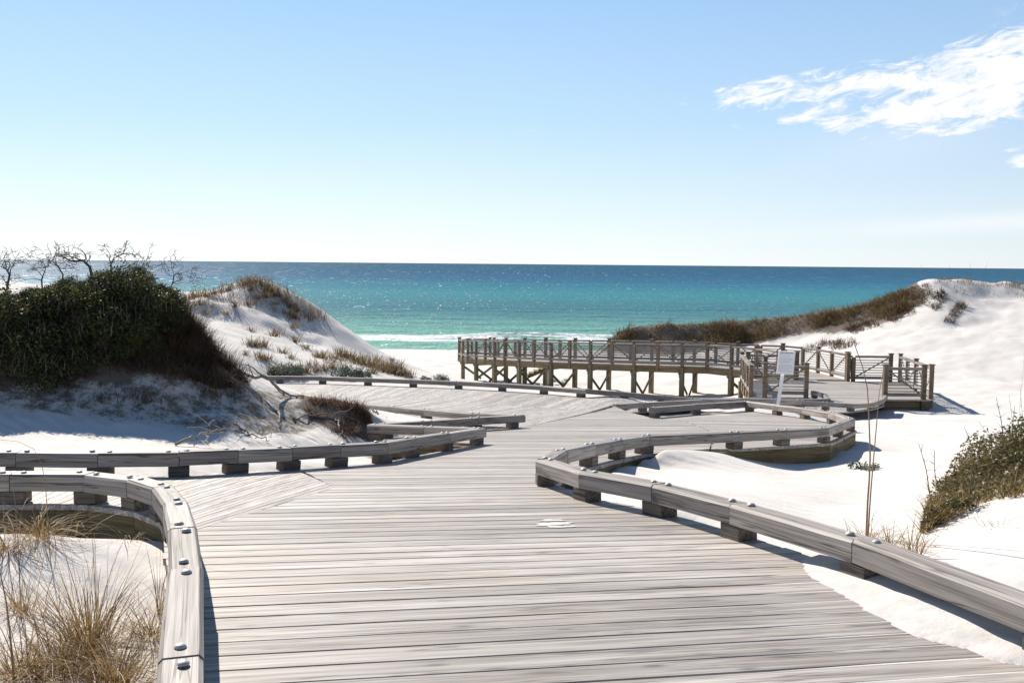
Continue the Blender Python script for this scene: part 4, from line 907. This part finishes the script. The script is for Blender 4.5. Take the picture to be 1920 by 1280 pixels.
# --- bushes on the left dune
def bush_mesh(n, rx, ry_, rz_, leaf, seed, clumps=26, aspect=.5):
    global RNG
    keepr = RNG; RNG = np.random.default_rng(seed)
    u = RNG.normal(size=(clumps, 3)); u /= np.linalg.norm(u, axis=1)[:, None]; u[:, 2] = np.abs(u[:, 2])*.95
    cc = u*np.array([rx, ry_, rz_])*RNG.uniform(.55, .95, (clumps, 1)); sz = RNG.uniform(.14, .3, clumps)*(rx+rz_)/1.15
    k = RNG.integers(0, clumps, n); d = RNG.normal(size=(n, 3)); d /= np.linalg.norm(d, axis=1)[:, None]
    c = cc[k]+d*(sz[k]*RNG.uniform(.35, 1.08, n)**.6)[:, None]; c = c[c[:, 2] > -.12]
    V, F = leaf_quads(c, leaf, 1.2, aspect); RNG = keepr; return V, F, cc
def branch_set(cc, r0, seed, root=(0, 0, -.15)):
    rr = random.Random(seed); V = []; F = []
    for c in cc:
        mid = np.array(root)*.45+np.array(c)*.55+np.array([rr.uniform(-.06, .06) for _ in range(3)])
        v, f = tube([root, mid, np.array(c), np.array(c)*1.12], r0, 4, [r0, r0*.7, r0*.4, r0*.15]); o = len(V); V += list(v); F += [tuple(i+o for i in q) for q in f]
    return np.array(V), F
BV = []
for s, (rx, ry_, rz_) in enumerate(((.62, .5, .42), (.5, .45, .36), (.7, .5, .34))):
    V, F, cc = bush_mesh(4200, rx, ry_, rz_, .048, 300+s, 34); t0 = fast_mesh('foliage', V, F, M_SCRUB); t1_v, t1_f = branch_set(cc, .012, 310+s); t1 = mesh_obj('stems', t1_v, t1_f, M_TWIG)
    n6 = 170; u6 = RNG.normal(size=(n6, 3)); u6[:, 2] = np.abs(u6[:, 2]); u6 /= np.linalg.norm(u6, axis=1)[:, None]; b6 = u6*np.array([rx, ry_, rz_])*RNG.uniform(.7, 1.0, (n6, 1))
    V6, F6 = blades(b6, RNG.uniform(.08, .30, n6), RNG.uniform(0, 6.28, n6), RNG.uniform(0, .8, n6), RNG.uniform(0, .8, n6), .009, 4); t2 = fast_mesh('dead_twigs', V6, F6, M_GREYTWIG)
    BV.append((t0.data, t1.data, t2.data)); bpy.data.objects.remove(t0); bpy.data.objects.remove(t1); bpy.data.objects.remove(t2)
BUSH = [(22, 596, 0, 1.0, 'dark evergreen bush at the left picture edge, upper one on the dune'), (95, 578, 1, .9, 'dark evergreen bush on the dune top between the two left bare trees'),
        (160, 560, 2, .85, 'dark evergreen bush round the foot of the crooked bare tree'), (238, 542, 0, .8, 'highest dark evergreen bush on the dune crest'), (285, 572, 1, .9, 'dark evergreen bush on the right shoulder of the shrub dune'),
        (30, 660, 2, 1.0, 'dark evergreen bush at the left edge halfway down the dune'), (110, 640, 0, 1.0, 'dark bush in the middle of the left dune face'), (200, 620, 1, 1.0, 'dark bush just right of the centre of the dune face'),
        (265, 608, 2, .8, 'dark bush below the right shoulder beside bare sand'), (75, 700, 1, .9, 'lowest dark bush on the dune face by the shaded sand'), (165, 670, 1, .75, 'small yellowish green bush low on the dune face'), (-60, 640, 0, 1.1, 'dark bush cut by the left picture edge'), (235, 655, 1, .55, 'smallest leafy bush beside the pale hollow of the dune face'),
        (-120, 570, 2, 1.1, 'dark bush beyond the left picture edge on the dune crest'), (318, 600, 1, .55, 'lowest leafy bush on the right flank above the rusty grass'), (262, 640, 2, .55, 'low bush above the brown grass beside the bare slope'), (60, 552, 1, .5, 'small crest bush right of the edge tree'), (128, 535, 0, .42, 'small crest bush left of the crooked tree trunk'), (194, 522, 1, .5, 'small crest bush between the crooked and the upright bare tree'), (258, 515, 0, .45, 'small bush forming the very top of the shrub dune'), (294, 540, 1, .42, 'small crest bush left of the rightmost bare tree'), (310, 560, 1, .6, 'small bush under the rightmost bare tree')]
for i, (px, py, k, s, lab) in enumerate(BUSH):
    P = hit1(px, py+12); t = thing('evergreen_bush', lab, 'bush', P, 'evergreen bushes on the shaded dune')
    for nm, me in zip(('foliage', 'stems', 'dead_twigs'), BV[k]):
        o = link(nm, me, t, P); o.scale = (s, s, s*(1+.12*math.sin(i*3))); o.rotation_euler = (0, 0, i*1.7)
# --- bare trees on the dune top
def bare_tree(base, segs, r0, seed, lab):
    rr = random.Random(seed); V = []; F = []
    def addt(pts, tp):
        v, f = tube(pts, tp[0], 5, tp); o = len(V); V.extend(v); F.extend([tuple(i+o for i in q) for q in f])
    def grow(p, d, ln, r, lev):
        n = 5; pts = [p]; q = p; dd = d
        for k in range(n):
            dd = dd+np.array([rr.gauss(0, .38), rr.gauss(0, .38), rr.gauss(.02, .3)]); dd /= np.linalg.norm(dd); q = q+dd*ln/n; pts.append(q)
            if lev < 4 and k >= 1 and rr.random() < (.55 if lev > 1 else .7):
                e = dd+np.array([rr.gauss(0, .8), rr.gauss(0, .7), rr.gauss(0, .55)]); e /= np.linalg.norm(e)
                grow(q, e, ln*rr.uniform(.45, .75), max(r*(1-k/n*.5)*.6, .0028), lev+1)
        addt(pts, list(np.linspace(r, max(r*.4, .0022), len(pts))))
    segs = [np.array(s) for s in segs]; tp = np.linspace(r0, r0*.55, len(segs)); addt(segs, list(tp))
    for i in range(1, len(segs)):
        d = segs[i]-segs[i-1]; d /= np.linalg.norm(d)
        for _ in range(2 if i < len(segs)-1 else 4):
            e = d+np.array([rr.gauss(0, .9), rr.gauss(0, .6), rr.gauss(.1, .4)]); e /= np.linalg.norm(e)
            if i >= len(segs)-2: grow(segs[i], e, rr.uniform(.2, .31), tp[i]*.6, 1)
            elif rr.random() < .5: grow(segs[i], e, rr.uniform(.18, .3), tp[i]*.4, 2)
    o = mesh_obj('bare_tree', np.array(V)-base, F, M_TWIG, None, base, smooth=True); tag(o, lab, 'tree', 'bare dead trees on the shrub dune')
def tree_px(base, pts, Y, r0, seed, lab):
    B = at(base[0], base[1], Y); bare_tree(B, [B]+[at(px, py, Y+random.uniform(-.12, .12)) for px, py in pts], r0, seed, lab)
tree_px((178, 565), [(174, 525), (168, 500), (155, 488), (138, 490)], 13.5, .027, 11, 'crooked bare tree leaning left on the dune top, the largest')
tree_px((209, 545), [(208, 518), (208, 495), (213, 485)], 13.7, .017, 23, 'upright bare tree just right of the crooked one')
tree_px((8, 560), [(14, 535), (18, 515), (12, 505)], 13.4, .021, 37, 'bare tree at the left picture edge')
tree_px((312, 560), [(318, 545), (324, 530), (326, 518)], 13.9, .014, 41, 'small bare tree on the right shoulder against the sea')
tree_px((80, 555), [(78, 525), (84, 508)], 13.6, .014, 53, 'thin twiggy shrub between the edge tree and the crooked tree')
tree_px((115, 540), [(118, 515), (108, 498), (98, 490)], 13.9, .014, 59, 'thin arching bare shrub just left of the crooked tree')
tree_px((255, 530), [(256, 515), (262, 506)], 13.9, .009, 67, 'fine twigs standing above the highest bush')
# --- rusty grass on the dune flank
def stuff_blades(name, regions, mat, label, cat, hmin, hmax, w, lean=.3, curl=.35, S=3, sink=.03, thin=-.16):
    VV = []; FF = []; o = 0
    for poly, n in regions:
        q = in_poly(n, poly); B = hits(q)
        cl = fbm(B[:, 0]*.9/max(hmax, .2), (B[:, 1]+B[:, 2])*.9/max(hmax, .2), 5, 2)*.75; B = B[cl > thin]; n2 = len(B); B[:, 2] -= sink; hm = np.clip(1+1.3*fbm(B[:, 0]*.45/max(hmax, .2), B[:, 1]*.45/max(hmax, .2), 15, 3), .35, 1.7)
        V, F = blades(B, hm*RNG.uniform(hmin, hmax, n2), RNG.uniform(0, 6.28, n2), np.clip(np.abs(RNG.normal(lean, .2, n2)), 0, .9), np.clip(RNG.normal(curl, .25, n2), 0, 1), w*RNG.uniform(.6, 1.3, n2), S)
        VV.append(V); FF.append(F+o); o += len(V)
    ob = fast_mesh(name, np.concatenate(VV), np.concatenate(FF), mat); return tag(ob, label, cat, kind='stuff')
stuff_blades('rusty_grass', [([(330, 590), (362, 605), (410, 660), (455, 712), (470, 728), (400, 730), (340, 700), (310, 640)], 9000), ([(0, 712), (120, 690), (250, 660), (330, 670), (360, 705), (250, 700), (120, 715), (0, 715)], 3000), ([(60, 730), (250, 715), (420, 725), (480, 745), (400, 770), (250, 760), (100, 755)], 900), ([(330, 560), (350, 575), (470, 722), (462, 728), (340, 600)], 1500), ([(0, 560), (150, 545), (260, 560), (310, 640), (150, 700), (0, 700)], 1200), ([(230, 640), (330, 610), (400, 680), (440, 722), (330, 715), (240, 690)], 3200)], M_RUST, 'rust brown dead grass over the right flank of the shrub dune', 'grass', .06, .30, .009, .4, .55, thin=-.10)
stuff_blades('rusty_grass', [([(580, 748), (640, 752), (690, 768), (700, 800), (660, 826), (600, 800), (570, 770)], 5200), ([(560, 744), (640, 748), (690, 762), (660, 770), (580, 756)], 1200)], M_FOX, 'rust brown grass on the small mound beside the wedge of kerbs', 'grass', .05, .18, .007, .4, .5)
stuff_blades('plant_litter', [([(60, 735), (300, 725), (470, 735), (540, 780), (530, 825), (380, 815), (220, 790), (80, 765)], 900)], M_TWIG, 'dead twigs and litter strewn over the shaded foot of the dune', 'litter', .06, .22, .008, .85, .3)
# --- exposed roots
def root(pts, r, lab, seed, lift=.03, twigs=5):
    rr = random.Random(seed); W_ = [hit1(*p)+np.array([0, -.03, lift]) for p in pts]
    for i in range(1, len(W_)):                      # a root spans hollows rather than jumping to the back
        if W_[i][1]-W_[i-1][1] > .8: W_[i] = at(pts[i][0], pts[i][1], W_[i-1][1]+.25)
        if W_[i-1][1]-W_[i][1] > .8: W_[i] = at(pts[i][0], pts[i][1], W_[i-1][1]-.25)
    P = resample(W_, 14); P = [p+np.array([rr.gauss(0, .014), rr.gauss(0, .014), rr.gauss(0, .014)]) for p in P]
    V, F = tube(P, r, 6, list(np.linspace(r, r*.4, 14)))
    for _ in range(twigs):
        k = rr.randint(3, 12); d = np.array([rr.gauss(0, 1), -abs(rr.gauss(0, .5)), rr.gauss(0, .7)]); d /= np.linalg.norm(d); ln = rr.uniform(.15, .45)
        q = [P[k]]; 
        for j in range(4): d = d+np.array([rr.gauss(0, .3), rr.gauss(0, .2), rr.gauss(-.05, .3)]); d /= np.linalg.norm(d); q.append(q[-1]+d*ln/4)
        v, f = tube(q, r*.4, 4, list(np.linspace(r*.45, r*.15, 5))); o = len(V); V += list(v); F += [tuple(i+o for i in x) for x in f]
    B = P[0]; ob = mesh_obj('exposed_root', np.array(V)-B, F, M_DRIFT, None, B, smooth=True); tag(ob, lab, 'root', 'bleached roots on the eroded dune end')
root([(428, 692), (465, 702), (505, 712), (520, 728), (545, 745), (570, 745)], .030, 'long bleached root running down from the dune flank to the rusty mound', 1)
root([(530, 740), (515, 772), (522, 792), (508, 825), (478, 850)], .022, 'forked bleached root hanging down the dune end towards the dark kerb', 2)
root([(520, 772), (528, 800), (500, 830), (470, 836)], .016, 'second bleached root crossing the forked one near the dark kerb', 3)
root([(575, 738), (595, 770), (606, 785), (590, 798)], .024, 'thick broken root end sticking up on the rusty mound', 4, .08)
root([(552, 787), (585, 780), (640, 778), (690, 802)], .014, 'thin root lying across the rusty mound to the kerb corner', 5)
root([(630, 782), (640, 812), (655, 832)], .014, 'thin forked root at the end of the rusty mound', 6)
root([(330, 835), (380, 812), (440, 800)], .018, 'dark curved branch lying on the shaded sand', 7, .02, 3)
root([(388, 845), (390, 815), (398, 785)], .012, 'upright twig in the shaded sand beside the curved branch', 8, .06, 3)
root([(440, 800), (480, 820), (505, 830)], .014, 'root between the curved branch and the forked root', 9)
root([(700, 772), (715, 785), (735, 790)], .018, 'gnarled dark root stump behind the sharp kerb end', 10, .06, 9)
root([(755, 772), (775, 784), (800, 788)], .014, 'small bleached root inside the wedge of kerbs', 12, .03, 3)

# --- grass on the mid dune
TV = []
for s in range(4):
    V, F = tuft_mesh(70, .46, .15, .32, .3, .02, 500+s, 4, .2); o = fast_mesh('grass_tuft', V, F, M_DUNEGR); TV.append(o.data); bpy.data.objects.remove(o)
ORD = ['first', 'second', 'third', 'fourth', 'fifth', 'sixth', 'seventh', 'eighth', 'ninth', 'tenth', 'eleventh', 'twelfth', 'thirteenth', 'fourteenth', 'fifteenth', 'sixteenth']
def tufts(lst, label, group, sc=1.0):
    for i, q in enumerate(lst):
        P = hit1(q[0], q[1]); o = link('grass_tuft', TV[(i*7+len(lst)) % 4], None, P); s = sc*(q[2] if len(q) > 2 else 1)*random.uniform(.85, 1.15)
        o.scale = (s*1.2, s*1.2, s); o.rotation_euler = (0, 0, i*2.1); tag(o, label+', '+ORD[sorted(lst).index(q)]+' from left', 'grass', group)
tufts([(462, 535, 1.3), (478, 530, 1.4), (492, 536, 1.2), (506, 548, 1.2), (470, 545, 1.1), (520, 556), (533, 566), (545, 575), (556, 584), (498, 558, 1.1), (515, 572), (540, 590, 1.2), (552, 598, 1.1), (482, 560), (466, 572)], 'brown tuft near the peak of the middle dune', 'brown tufts near the peak of the middle dune')
tufts([(430, 545), (415, 548), (400, 552), (385, 556), (370, 558, 1.1), (352, 562, 1.1), (340, 568, 1.1), (358, 575), (376, 572, .8), (400, 575, .7), (440, 575, .8), (425, 590, .7), (385, 590, .7)], 'low grass tuft on the left shoulder of the middle dune', 'tufts on the left shoulder of the middle dune')
tufts([(516, 630, 1.2), (552, 642, .9), (575, 654, .8), (468, 648, 1), (480, 650, .9), (494, 650, 1), (488, 672, .8), (500, 675), (530, 662, .7), (605, 672), (596, 670, .8), (470, 620, .7), (550, 615, .8), (460, 665, .6), (630, 672, .6), (545, 672, .6)], 'separate tuft on the white lower slope of the dune', 'tufts on the lower slope of the middle dune')
tufts([(640, 668, 1.1), (655, 672, 1.2), (668, 678, 1.2), (680, 683, 1.3), (695, 687, 1.3), (710, 692, 1.3), (722, 697, 1.3), (738, 701, 1.2), (752, 704), (705, 678), (735, 690, .9), (752, 694, .8), (762, 702, .8), (735, 676, .7)], 'golden tuft in the grass band running to the beach', 'tufts in the grass band running to the beach')
tufts([(515, 700), (530, 702), (560, 700, 1.1), (575, 698, 1.1), (595, 695), (610, 694), (625, 692), (700, 700), (770, 708), (545, 692, .9)], 'short grass tuft just behind the far kerb', 'tufts behind the far kerb', .75)
tufts([(1040, 716, .9), (1055, 720, .9), (1062, 714, .8)], 'small tuft on the sand under the raised walkway', 'tufts under the raised walkway', .8)
stuff_blades('dune_grass', [([(335, 560), (400, 540), (445, 530), (470, 512), (500, 520), (560, 555), (620, 590), (610, 605), (545, 605), (480, 575), (400, 565), (340, 575)], 2600)], M_DUNEGR, 'thin brown grass scattered over the top of the middle dune', 'grass', .15, .45, .018)
stuff_blades('dune_grass', [([(630, 660), (700, 676), (770, 700), (770, 712), (690, 696), (600, 690), (500, 700), (500, 692), (600, 682)], 1800)], M_DUNEGR, 'golden grass at the foot of the middle dune', 'grass', .12, .36, .016)
# --- silvery shrubs behind the far kerb
def silver(px, py, rx, rz_, n, lab, seed, leaf=.06):
    P = hit1(px, py); V, F, cc = bush_mesh(n, rx, rx*.8, rz_, leaf, seed, 18, .42); t = thing('silvery_shrub', lab, 'shrub', P, 'grey green shrubs')
    fast_mesh('foliage', V+P, F, M_SILVER, t, (0, 0, 0)); bv, bf = branch_set(cc, .01*rx/.5, seed); mesh_obj('stems', bv+P, bf, M_TWIG, t, (0, 0, 0))
silver(535, 703, .62, .30, 2600, 'grey green shrub with straw in it, leftmost behind the far kerb', 601)
silver(645, 706, .42, .30, 1700, 'compact grey green shrub, second from the left behind the far kerb', 602)
silver(678, 706, .36, .26, 1300, 'grey green shrub touching the right of the compact one', 603)
silver(815, 716, .55, .28, 2000, 'rounded grey green shrub left of the walkway piles', 604)
silver(1604, 878, .12, .11, 120, 'small grey green plant left of the tall stalks on the open sand', 605, .05)
silver(1634, 880, .13, .10, 130, 'small grey green plant right behind the tall stalks on the open sand', 606, .05)
# --- grass on the right ridge
stuff_blades('ridge_grass', [([(1136, 652), (1150, 630), (1180, 608), (1300, 606), (1400, 602), (1500, 592), (1600, 578), (1680, 552), (1720, 536), (1730, 545), (1690, 580), (1600, 605), (1500, 622), (1400, 645), (1300, 656), (1200, 662)], 19000), ([(1620, 572), (1690, 542), (1735, 534), (1756, 555), (1705, 588), (1640, 602)], 3600)], M_DUNEGR, 'dense brown grass along the dark crest of the right dune', 'grass', .15, .62, .03, .42, .45, thin=-.16)
stuff_blades('ridge_grass', [([(1650, 600), (1710, 575), (1720, 590), (1680, 605)], 1100), ([(1768, 605), (1785, 580), (1802, 566), (1812, 576), (1790, 608)], 700), ([(1540, 642), (1600, 636), (1612, 648), (1560, 660)], 600), ([(1580, 618), (1640, 600), (1650, 612), (1600, 628)], 800), ([(1735, 575), (1765, 545), (1778, 560), (1755, 585)], 700), ([(1500, 655), (1545, 640), (1555, 650), (1510, 664)], 300)], M_RUST, 'separate brown patches of grass on the white face of the right dune', 'grass', .2, .5, .028, .4, .4)
stuff_blades('ridge_grass', [([(1725, 526), (1760, 522), (1800, 522), (1850, 530), (1920, 532), (1920, 541), (1850, 540), (1790, 530), (1730, 540)], 900), ([(1780, 540), (1920, 545), (1920, 560), (1800, 556)], 120)], M_DUNEGR, 'sparse grass on the pale right hand crest', 'grass', .2, .55, .02)
# thin seed stalks on the ridge against sky and sea
SPX = [1775, 1794, 1808, 1818, 1843, 1848, 1868, 1878, 1896, 1902, 1728]
for i in range(11):
    px = SPX[i]; P = hit1(px, 536); hgt = random.uniform(.9, 1.5)
    V, F = tube([np.zeros(3)-np.array([0, 0, .1]), np.array([.05, 0, hgt*.6]), np.array([.12*random.uniform(-1, 1.5), 0, hgt])], .009, 4, [.009, .007, .005])
    o = mesh_obj('seed_stalk', np.array(V), F, M_STALK, None, P); tag(o, 'thin seed stalk on the pale right hand crest, '+ORD[sorted(SPX).index(px)]+' from left', 'stalk', 'seed stalks on the right crest')
# --- leafy mound at the right edge
q = in_poly(15000, [(1724, 1005), (1740, 955), (1775, 915), (1820, 868), (1870, 818), (1925, 780), (2010, 760), (2010, 935), (1925, 930), (1850, 942), (1790, 972)])
B = hits(q); B = B[B[:, 1] < 11]; top = B.copy(); thick = .07+.20*np.clip((B[:, 0]-2.7)/1.6, 0, 1)
top[:, 2] += RNG.uniform(-.02, 1, len(B))**.7*thick*(1+.7*vnoise(B[:, 0]*5, B[:, 1]*5, 77))
V, F = leaf_quads(top, .042, 1.3, .36); Pm = hit1(1830, 930)
mound = thing('low_shrub', 'low spreading green and brown shrub over the mound at the right edge', 'shrub', Pm)
fast_mesh('foliage', V, F, M_MOUND, mound, (0, 0, 0))
sel = RNG.integers(0, len(B), 3600); bb = B[sel]; V, F = blades(bb, RNG.uniform(.10, .30, 3600), RNG.uniform(0, 6.28, 3600), RNG.uniform(.1, .85, 3600), RNG.uniform(0, 1.2, 3600), .006, 5)
fast_mesh('dry_blades', V, F, M_STRAW, mound, (0, 0, 0))
for i, (px, py, tx, ty) in enumerate([(1745, 925, 1722, 830), (1758, 910, 1752, 845), (1825, 870, 1808, 800), (1880, 850, 1868, 745), (1905, 820, 1892, 740), (1920, 800, 1912, 720), (1860, 850, 1835, 790), (1895, 840, 1903, 760)]):
    P = hit1(px, py); P2 = at(tx, ty, P[1]); rr = random.Random(900+i); pts = resample([P-np.array([0, 0, .05]), (P+P2)/2+np.array([rr.gauss(0, .02), 0, 0]), P2], 7)
    V, F = tube(pts, .006, 4, list(np.linspace(.006, .002, 7)))
    for k in range(2, 7):
        for _ in range(2):
            d = np.array([rr.gauss(0, 1), rr.gauss(0, .6), rr.uniform(.2, 1)]); d /= np.linalg.norm(d); v, f = tube([pts[k-1], pts[k-1]+d*rr.uniform(.03, .09)], .002, 3, [.0025, .0012]); o = len(V); V += list(v); F += [tuple(j+o for j in x) for x in f]
    mesh_obj('twig', np.array(V), F, M_TWIG, mound, (0, 0, 0))

# ------------------------------------------------------------------ sand blown on to the deck
a_, b_ = kr[2]+(kr[3]-kr[2])*.42, kr[1]+(kr[0]-kr[1])*.1
dirr = (b_-a_); Ls = np.linalg.norm(dirr[:2]); dirr = dirr/np.linalg.norm(dirr); nin = np.array([dirr[1], -dirr[0], 0]); nin = nin if nin[0] < 0 else -nin
ns, nn_ = 150, 90; S_, N_ = np.meshgrid(np.linspace(0, 1, ns), np.linspace(-.12, 1.7, nn_), indexing='ij')
wid = np.interp(S_, [0, .13, .25, .45, .7, .88, .97, 1], [.02, .16, .20, .27, .30, .18, .03, .0])*(1+.25*vnoise(S_*14, N_*0, 4))
XX = a_[0]+dirr[0]*S_*Ls+nin[0]*N_; YY = a_[1]+dirr[1]*S_*Ls+nin[1]*N_
reach = np.interp(S_, [0, .15, .5, .8, 1], [.15, .45, .95, 1.2, 1.3])
hh = np.where(N_ < wid, .004+.16*(wid-N_)*np.clip(1.2-N_, .5, 1), -.0014-.010*np.clip((N_-wid)/np.maximum(reach, .05), 0, 3)**3)+.004*fbm(XX*9, YY*9, 6, 3)*np.clip((wid+.03-N_)*20, 0, 1)+.0006*fbm(XX*4, YY*4, 8, 2)
ZZ = zdeck(YY)+np.clip(hh, -.034, .075)
ii = np.arange(ns*nn_).reshape(ns, nn_); dF = np.stack([ii[:-1, :-1].ravel(), ii[1:, :-1].ravel(), ii[1:, 1:].ravel(), ii[:-1, 1:].ravel()], 1)
ok = (np.clip(hh, -.034, .075) > -.0335).ravel(); dF = dF[ok[dF].all(1)]
dr = fast_mesh('sand_drift', np.stack([XX.ravel(), YY.ravel(), ZZ.ravel()], 1), dF, M_SAND, smooth=True); tag(dr, 'white sand blown over the planks along the right kerb', 'sand', kind='structure')
def patch(px, py, rx, ry_, rot, seed):
    P = dk(px, py); n = 26; V = [(0, 0, .004)]; 
    for ring, (k, h) in enumerate(((.55, .0035), (1.0, .0002))):
        for i in range(n):
            a = 2*math.pi*i/n; r = k*(1+1.1*float(vnoise(np.array(math.cos(a)*1.7+seed), np.array(math.sin(a)*1.7), 3))+.6*float(vnoise(np.array(math.cos(a)*5+seed), np.array(math.sin(a)*5), 3)))
            x, y = rx*r*math.cos(a), ry_*r*math.sin(a); x, y = x*math.cos(rot)-y*math.sin(rot), x*math.sin(rot)+y*math.cos(rot)
            V.append((x, y, h+float(zdeck(P[1]+y))-P[2]+.0045))
    F = [(0, 1+i, 1+(i+1) % n) for i in range(n)]+[(1+i, 1+n+i, 1+n+(i+1) % n, 1+(i+1) % n) for i in range(n)]
    o = mesh_obj('sand_drift', V, F, M_SAND, None, P, smooth=True); tag(o, 'small patch of spilled white sand on the planks', 'sand', kind='structure')
patch(1030, 977, .10, .035, MAIN_ANG, 2); patch(1040, 983, .13, .05, MAIN_ANG, 1); patch(1052, 989, .10, .03, MAIN_ANG, 4); patch(1352, 777.5, .32, .18, -.1, 7)

# ------------------------------------------------------------------ the white notice on its post
SB = np.array([X_(1466, 23.9), 23.9, 0.0]); SB[2] = float(gz(SB[0], SB[1]))
sign = thing('notice_sign', 'white notice board with printed text on a leaning white post behind the lookout', 'sign', SB)
topP = at(1475.5, 668, 23.85); lowP = SB-np.array([.02, 0, .3])
ax = (topP-lowP)/np.linalg.norm(topP-lowP); prism('sign_post', lowP, topP-ax*.02, 0.10, 0.085, M_SPOST, sign, .006)
ctr = at(1473.5, 679.5, 23.74); right = np.array([1, .10, -.055]); right /= np.linalg.norm(right); upv = ax-right*np.dot(ax, right); upv /= np.linalg.norm(upv); fr = np.cross(upv, right)
if fr[1] > 0: fr = -fr
def quadbox(name, c, hw, hh_, th, mat):
    V = []; 
    for s in (0, 1):
        for x, y in ((-hw, -hh_), (hw, -hh_), (hw, hh_), (-hw, hh_)): V.append(c+right*x+upv*y+fr*th*s-ctr)
    F = [(0, 1, 2, 3), (7, 6, 5, 4), (0, 4, 5, 1), (1, 5, 6, 2), (2, 6, 7, 3), (3, 7, 4, 0)]
    return mesh_obj(name, V, F, mat, sign, ctr)
hw, hh2 = .215, .29
quadbox('panel', ctr, hw, hh2, .016, M_SIGN)
for sx in (-1, 1): quadbox('panel_edge', ctr+right*sx*(hw-.006)+fr*.016, .006, hh2, .004, M_SPOST)
# rows of print: too small in the photograph to read, so rows of short strokes
rr = random.Random(5)
def row(y, x0, x1, th, lo, hi):
    x = x0
    while x < x1:
        w_ = min(rr.uniform(lo, hi), x1-x)
        if w_ > .006: quadbox('print', ctr+right*(x+w_/2)+upv*y+fr*.0165, w_/2, th/2, .001, M_INK)
        x += w_+rr.uniform(.008, .014)
row(.245, -.17, .175, .024, .05, .12)
yy = .205
while yy > -.25:
    row(yy, -.18, .18 if rr.random() < .7 else .08, .007, .03, .08); yy -= .028 if rr.random() < .85 else .05

# --- stair flight dropping from the far side of the raised walkway
S0 = at(1026, 688, 54.2); S1 = at(990, 703, 55.0)
for i in range(5):
    p = S0+(S1-S0)*(i/4.0); prism('stair_tread', p+np.array([-.1, -.5, 0]), p+np.array([-.1, .5, 0]), .27, .045, M_JOIST, walk, .004)
for dy in (-.45, .45):
    prism('stair_stringer', S0+np.array([0, dy, -.14]), S1+np.array([0, dy, -.14]), .045, .12, M_JOIST, walk, .004)
for i in range(4):
    p = S0+(S1-S0)*(i/3.0)
scene.cycles.max_bounces = 6; scene.cycles.diffuse_bounces = 3; scene.cycles.glossy_bounces = 3; scene.cycles.transmission_bounces = 3; scene.cycles.caustics_reflective = False
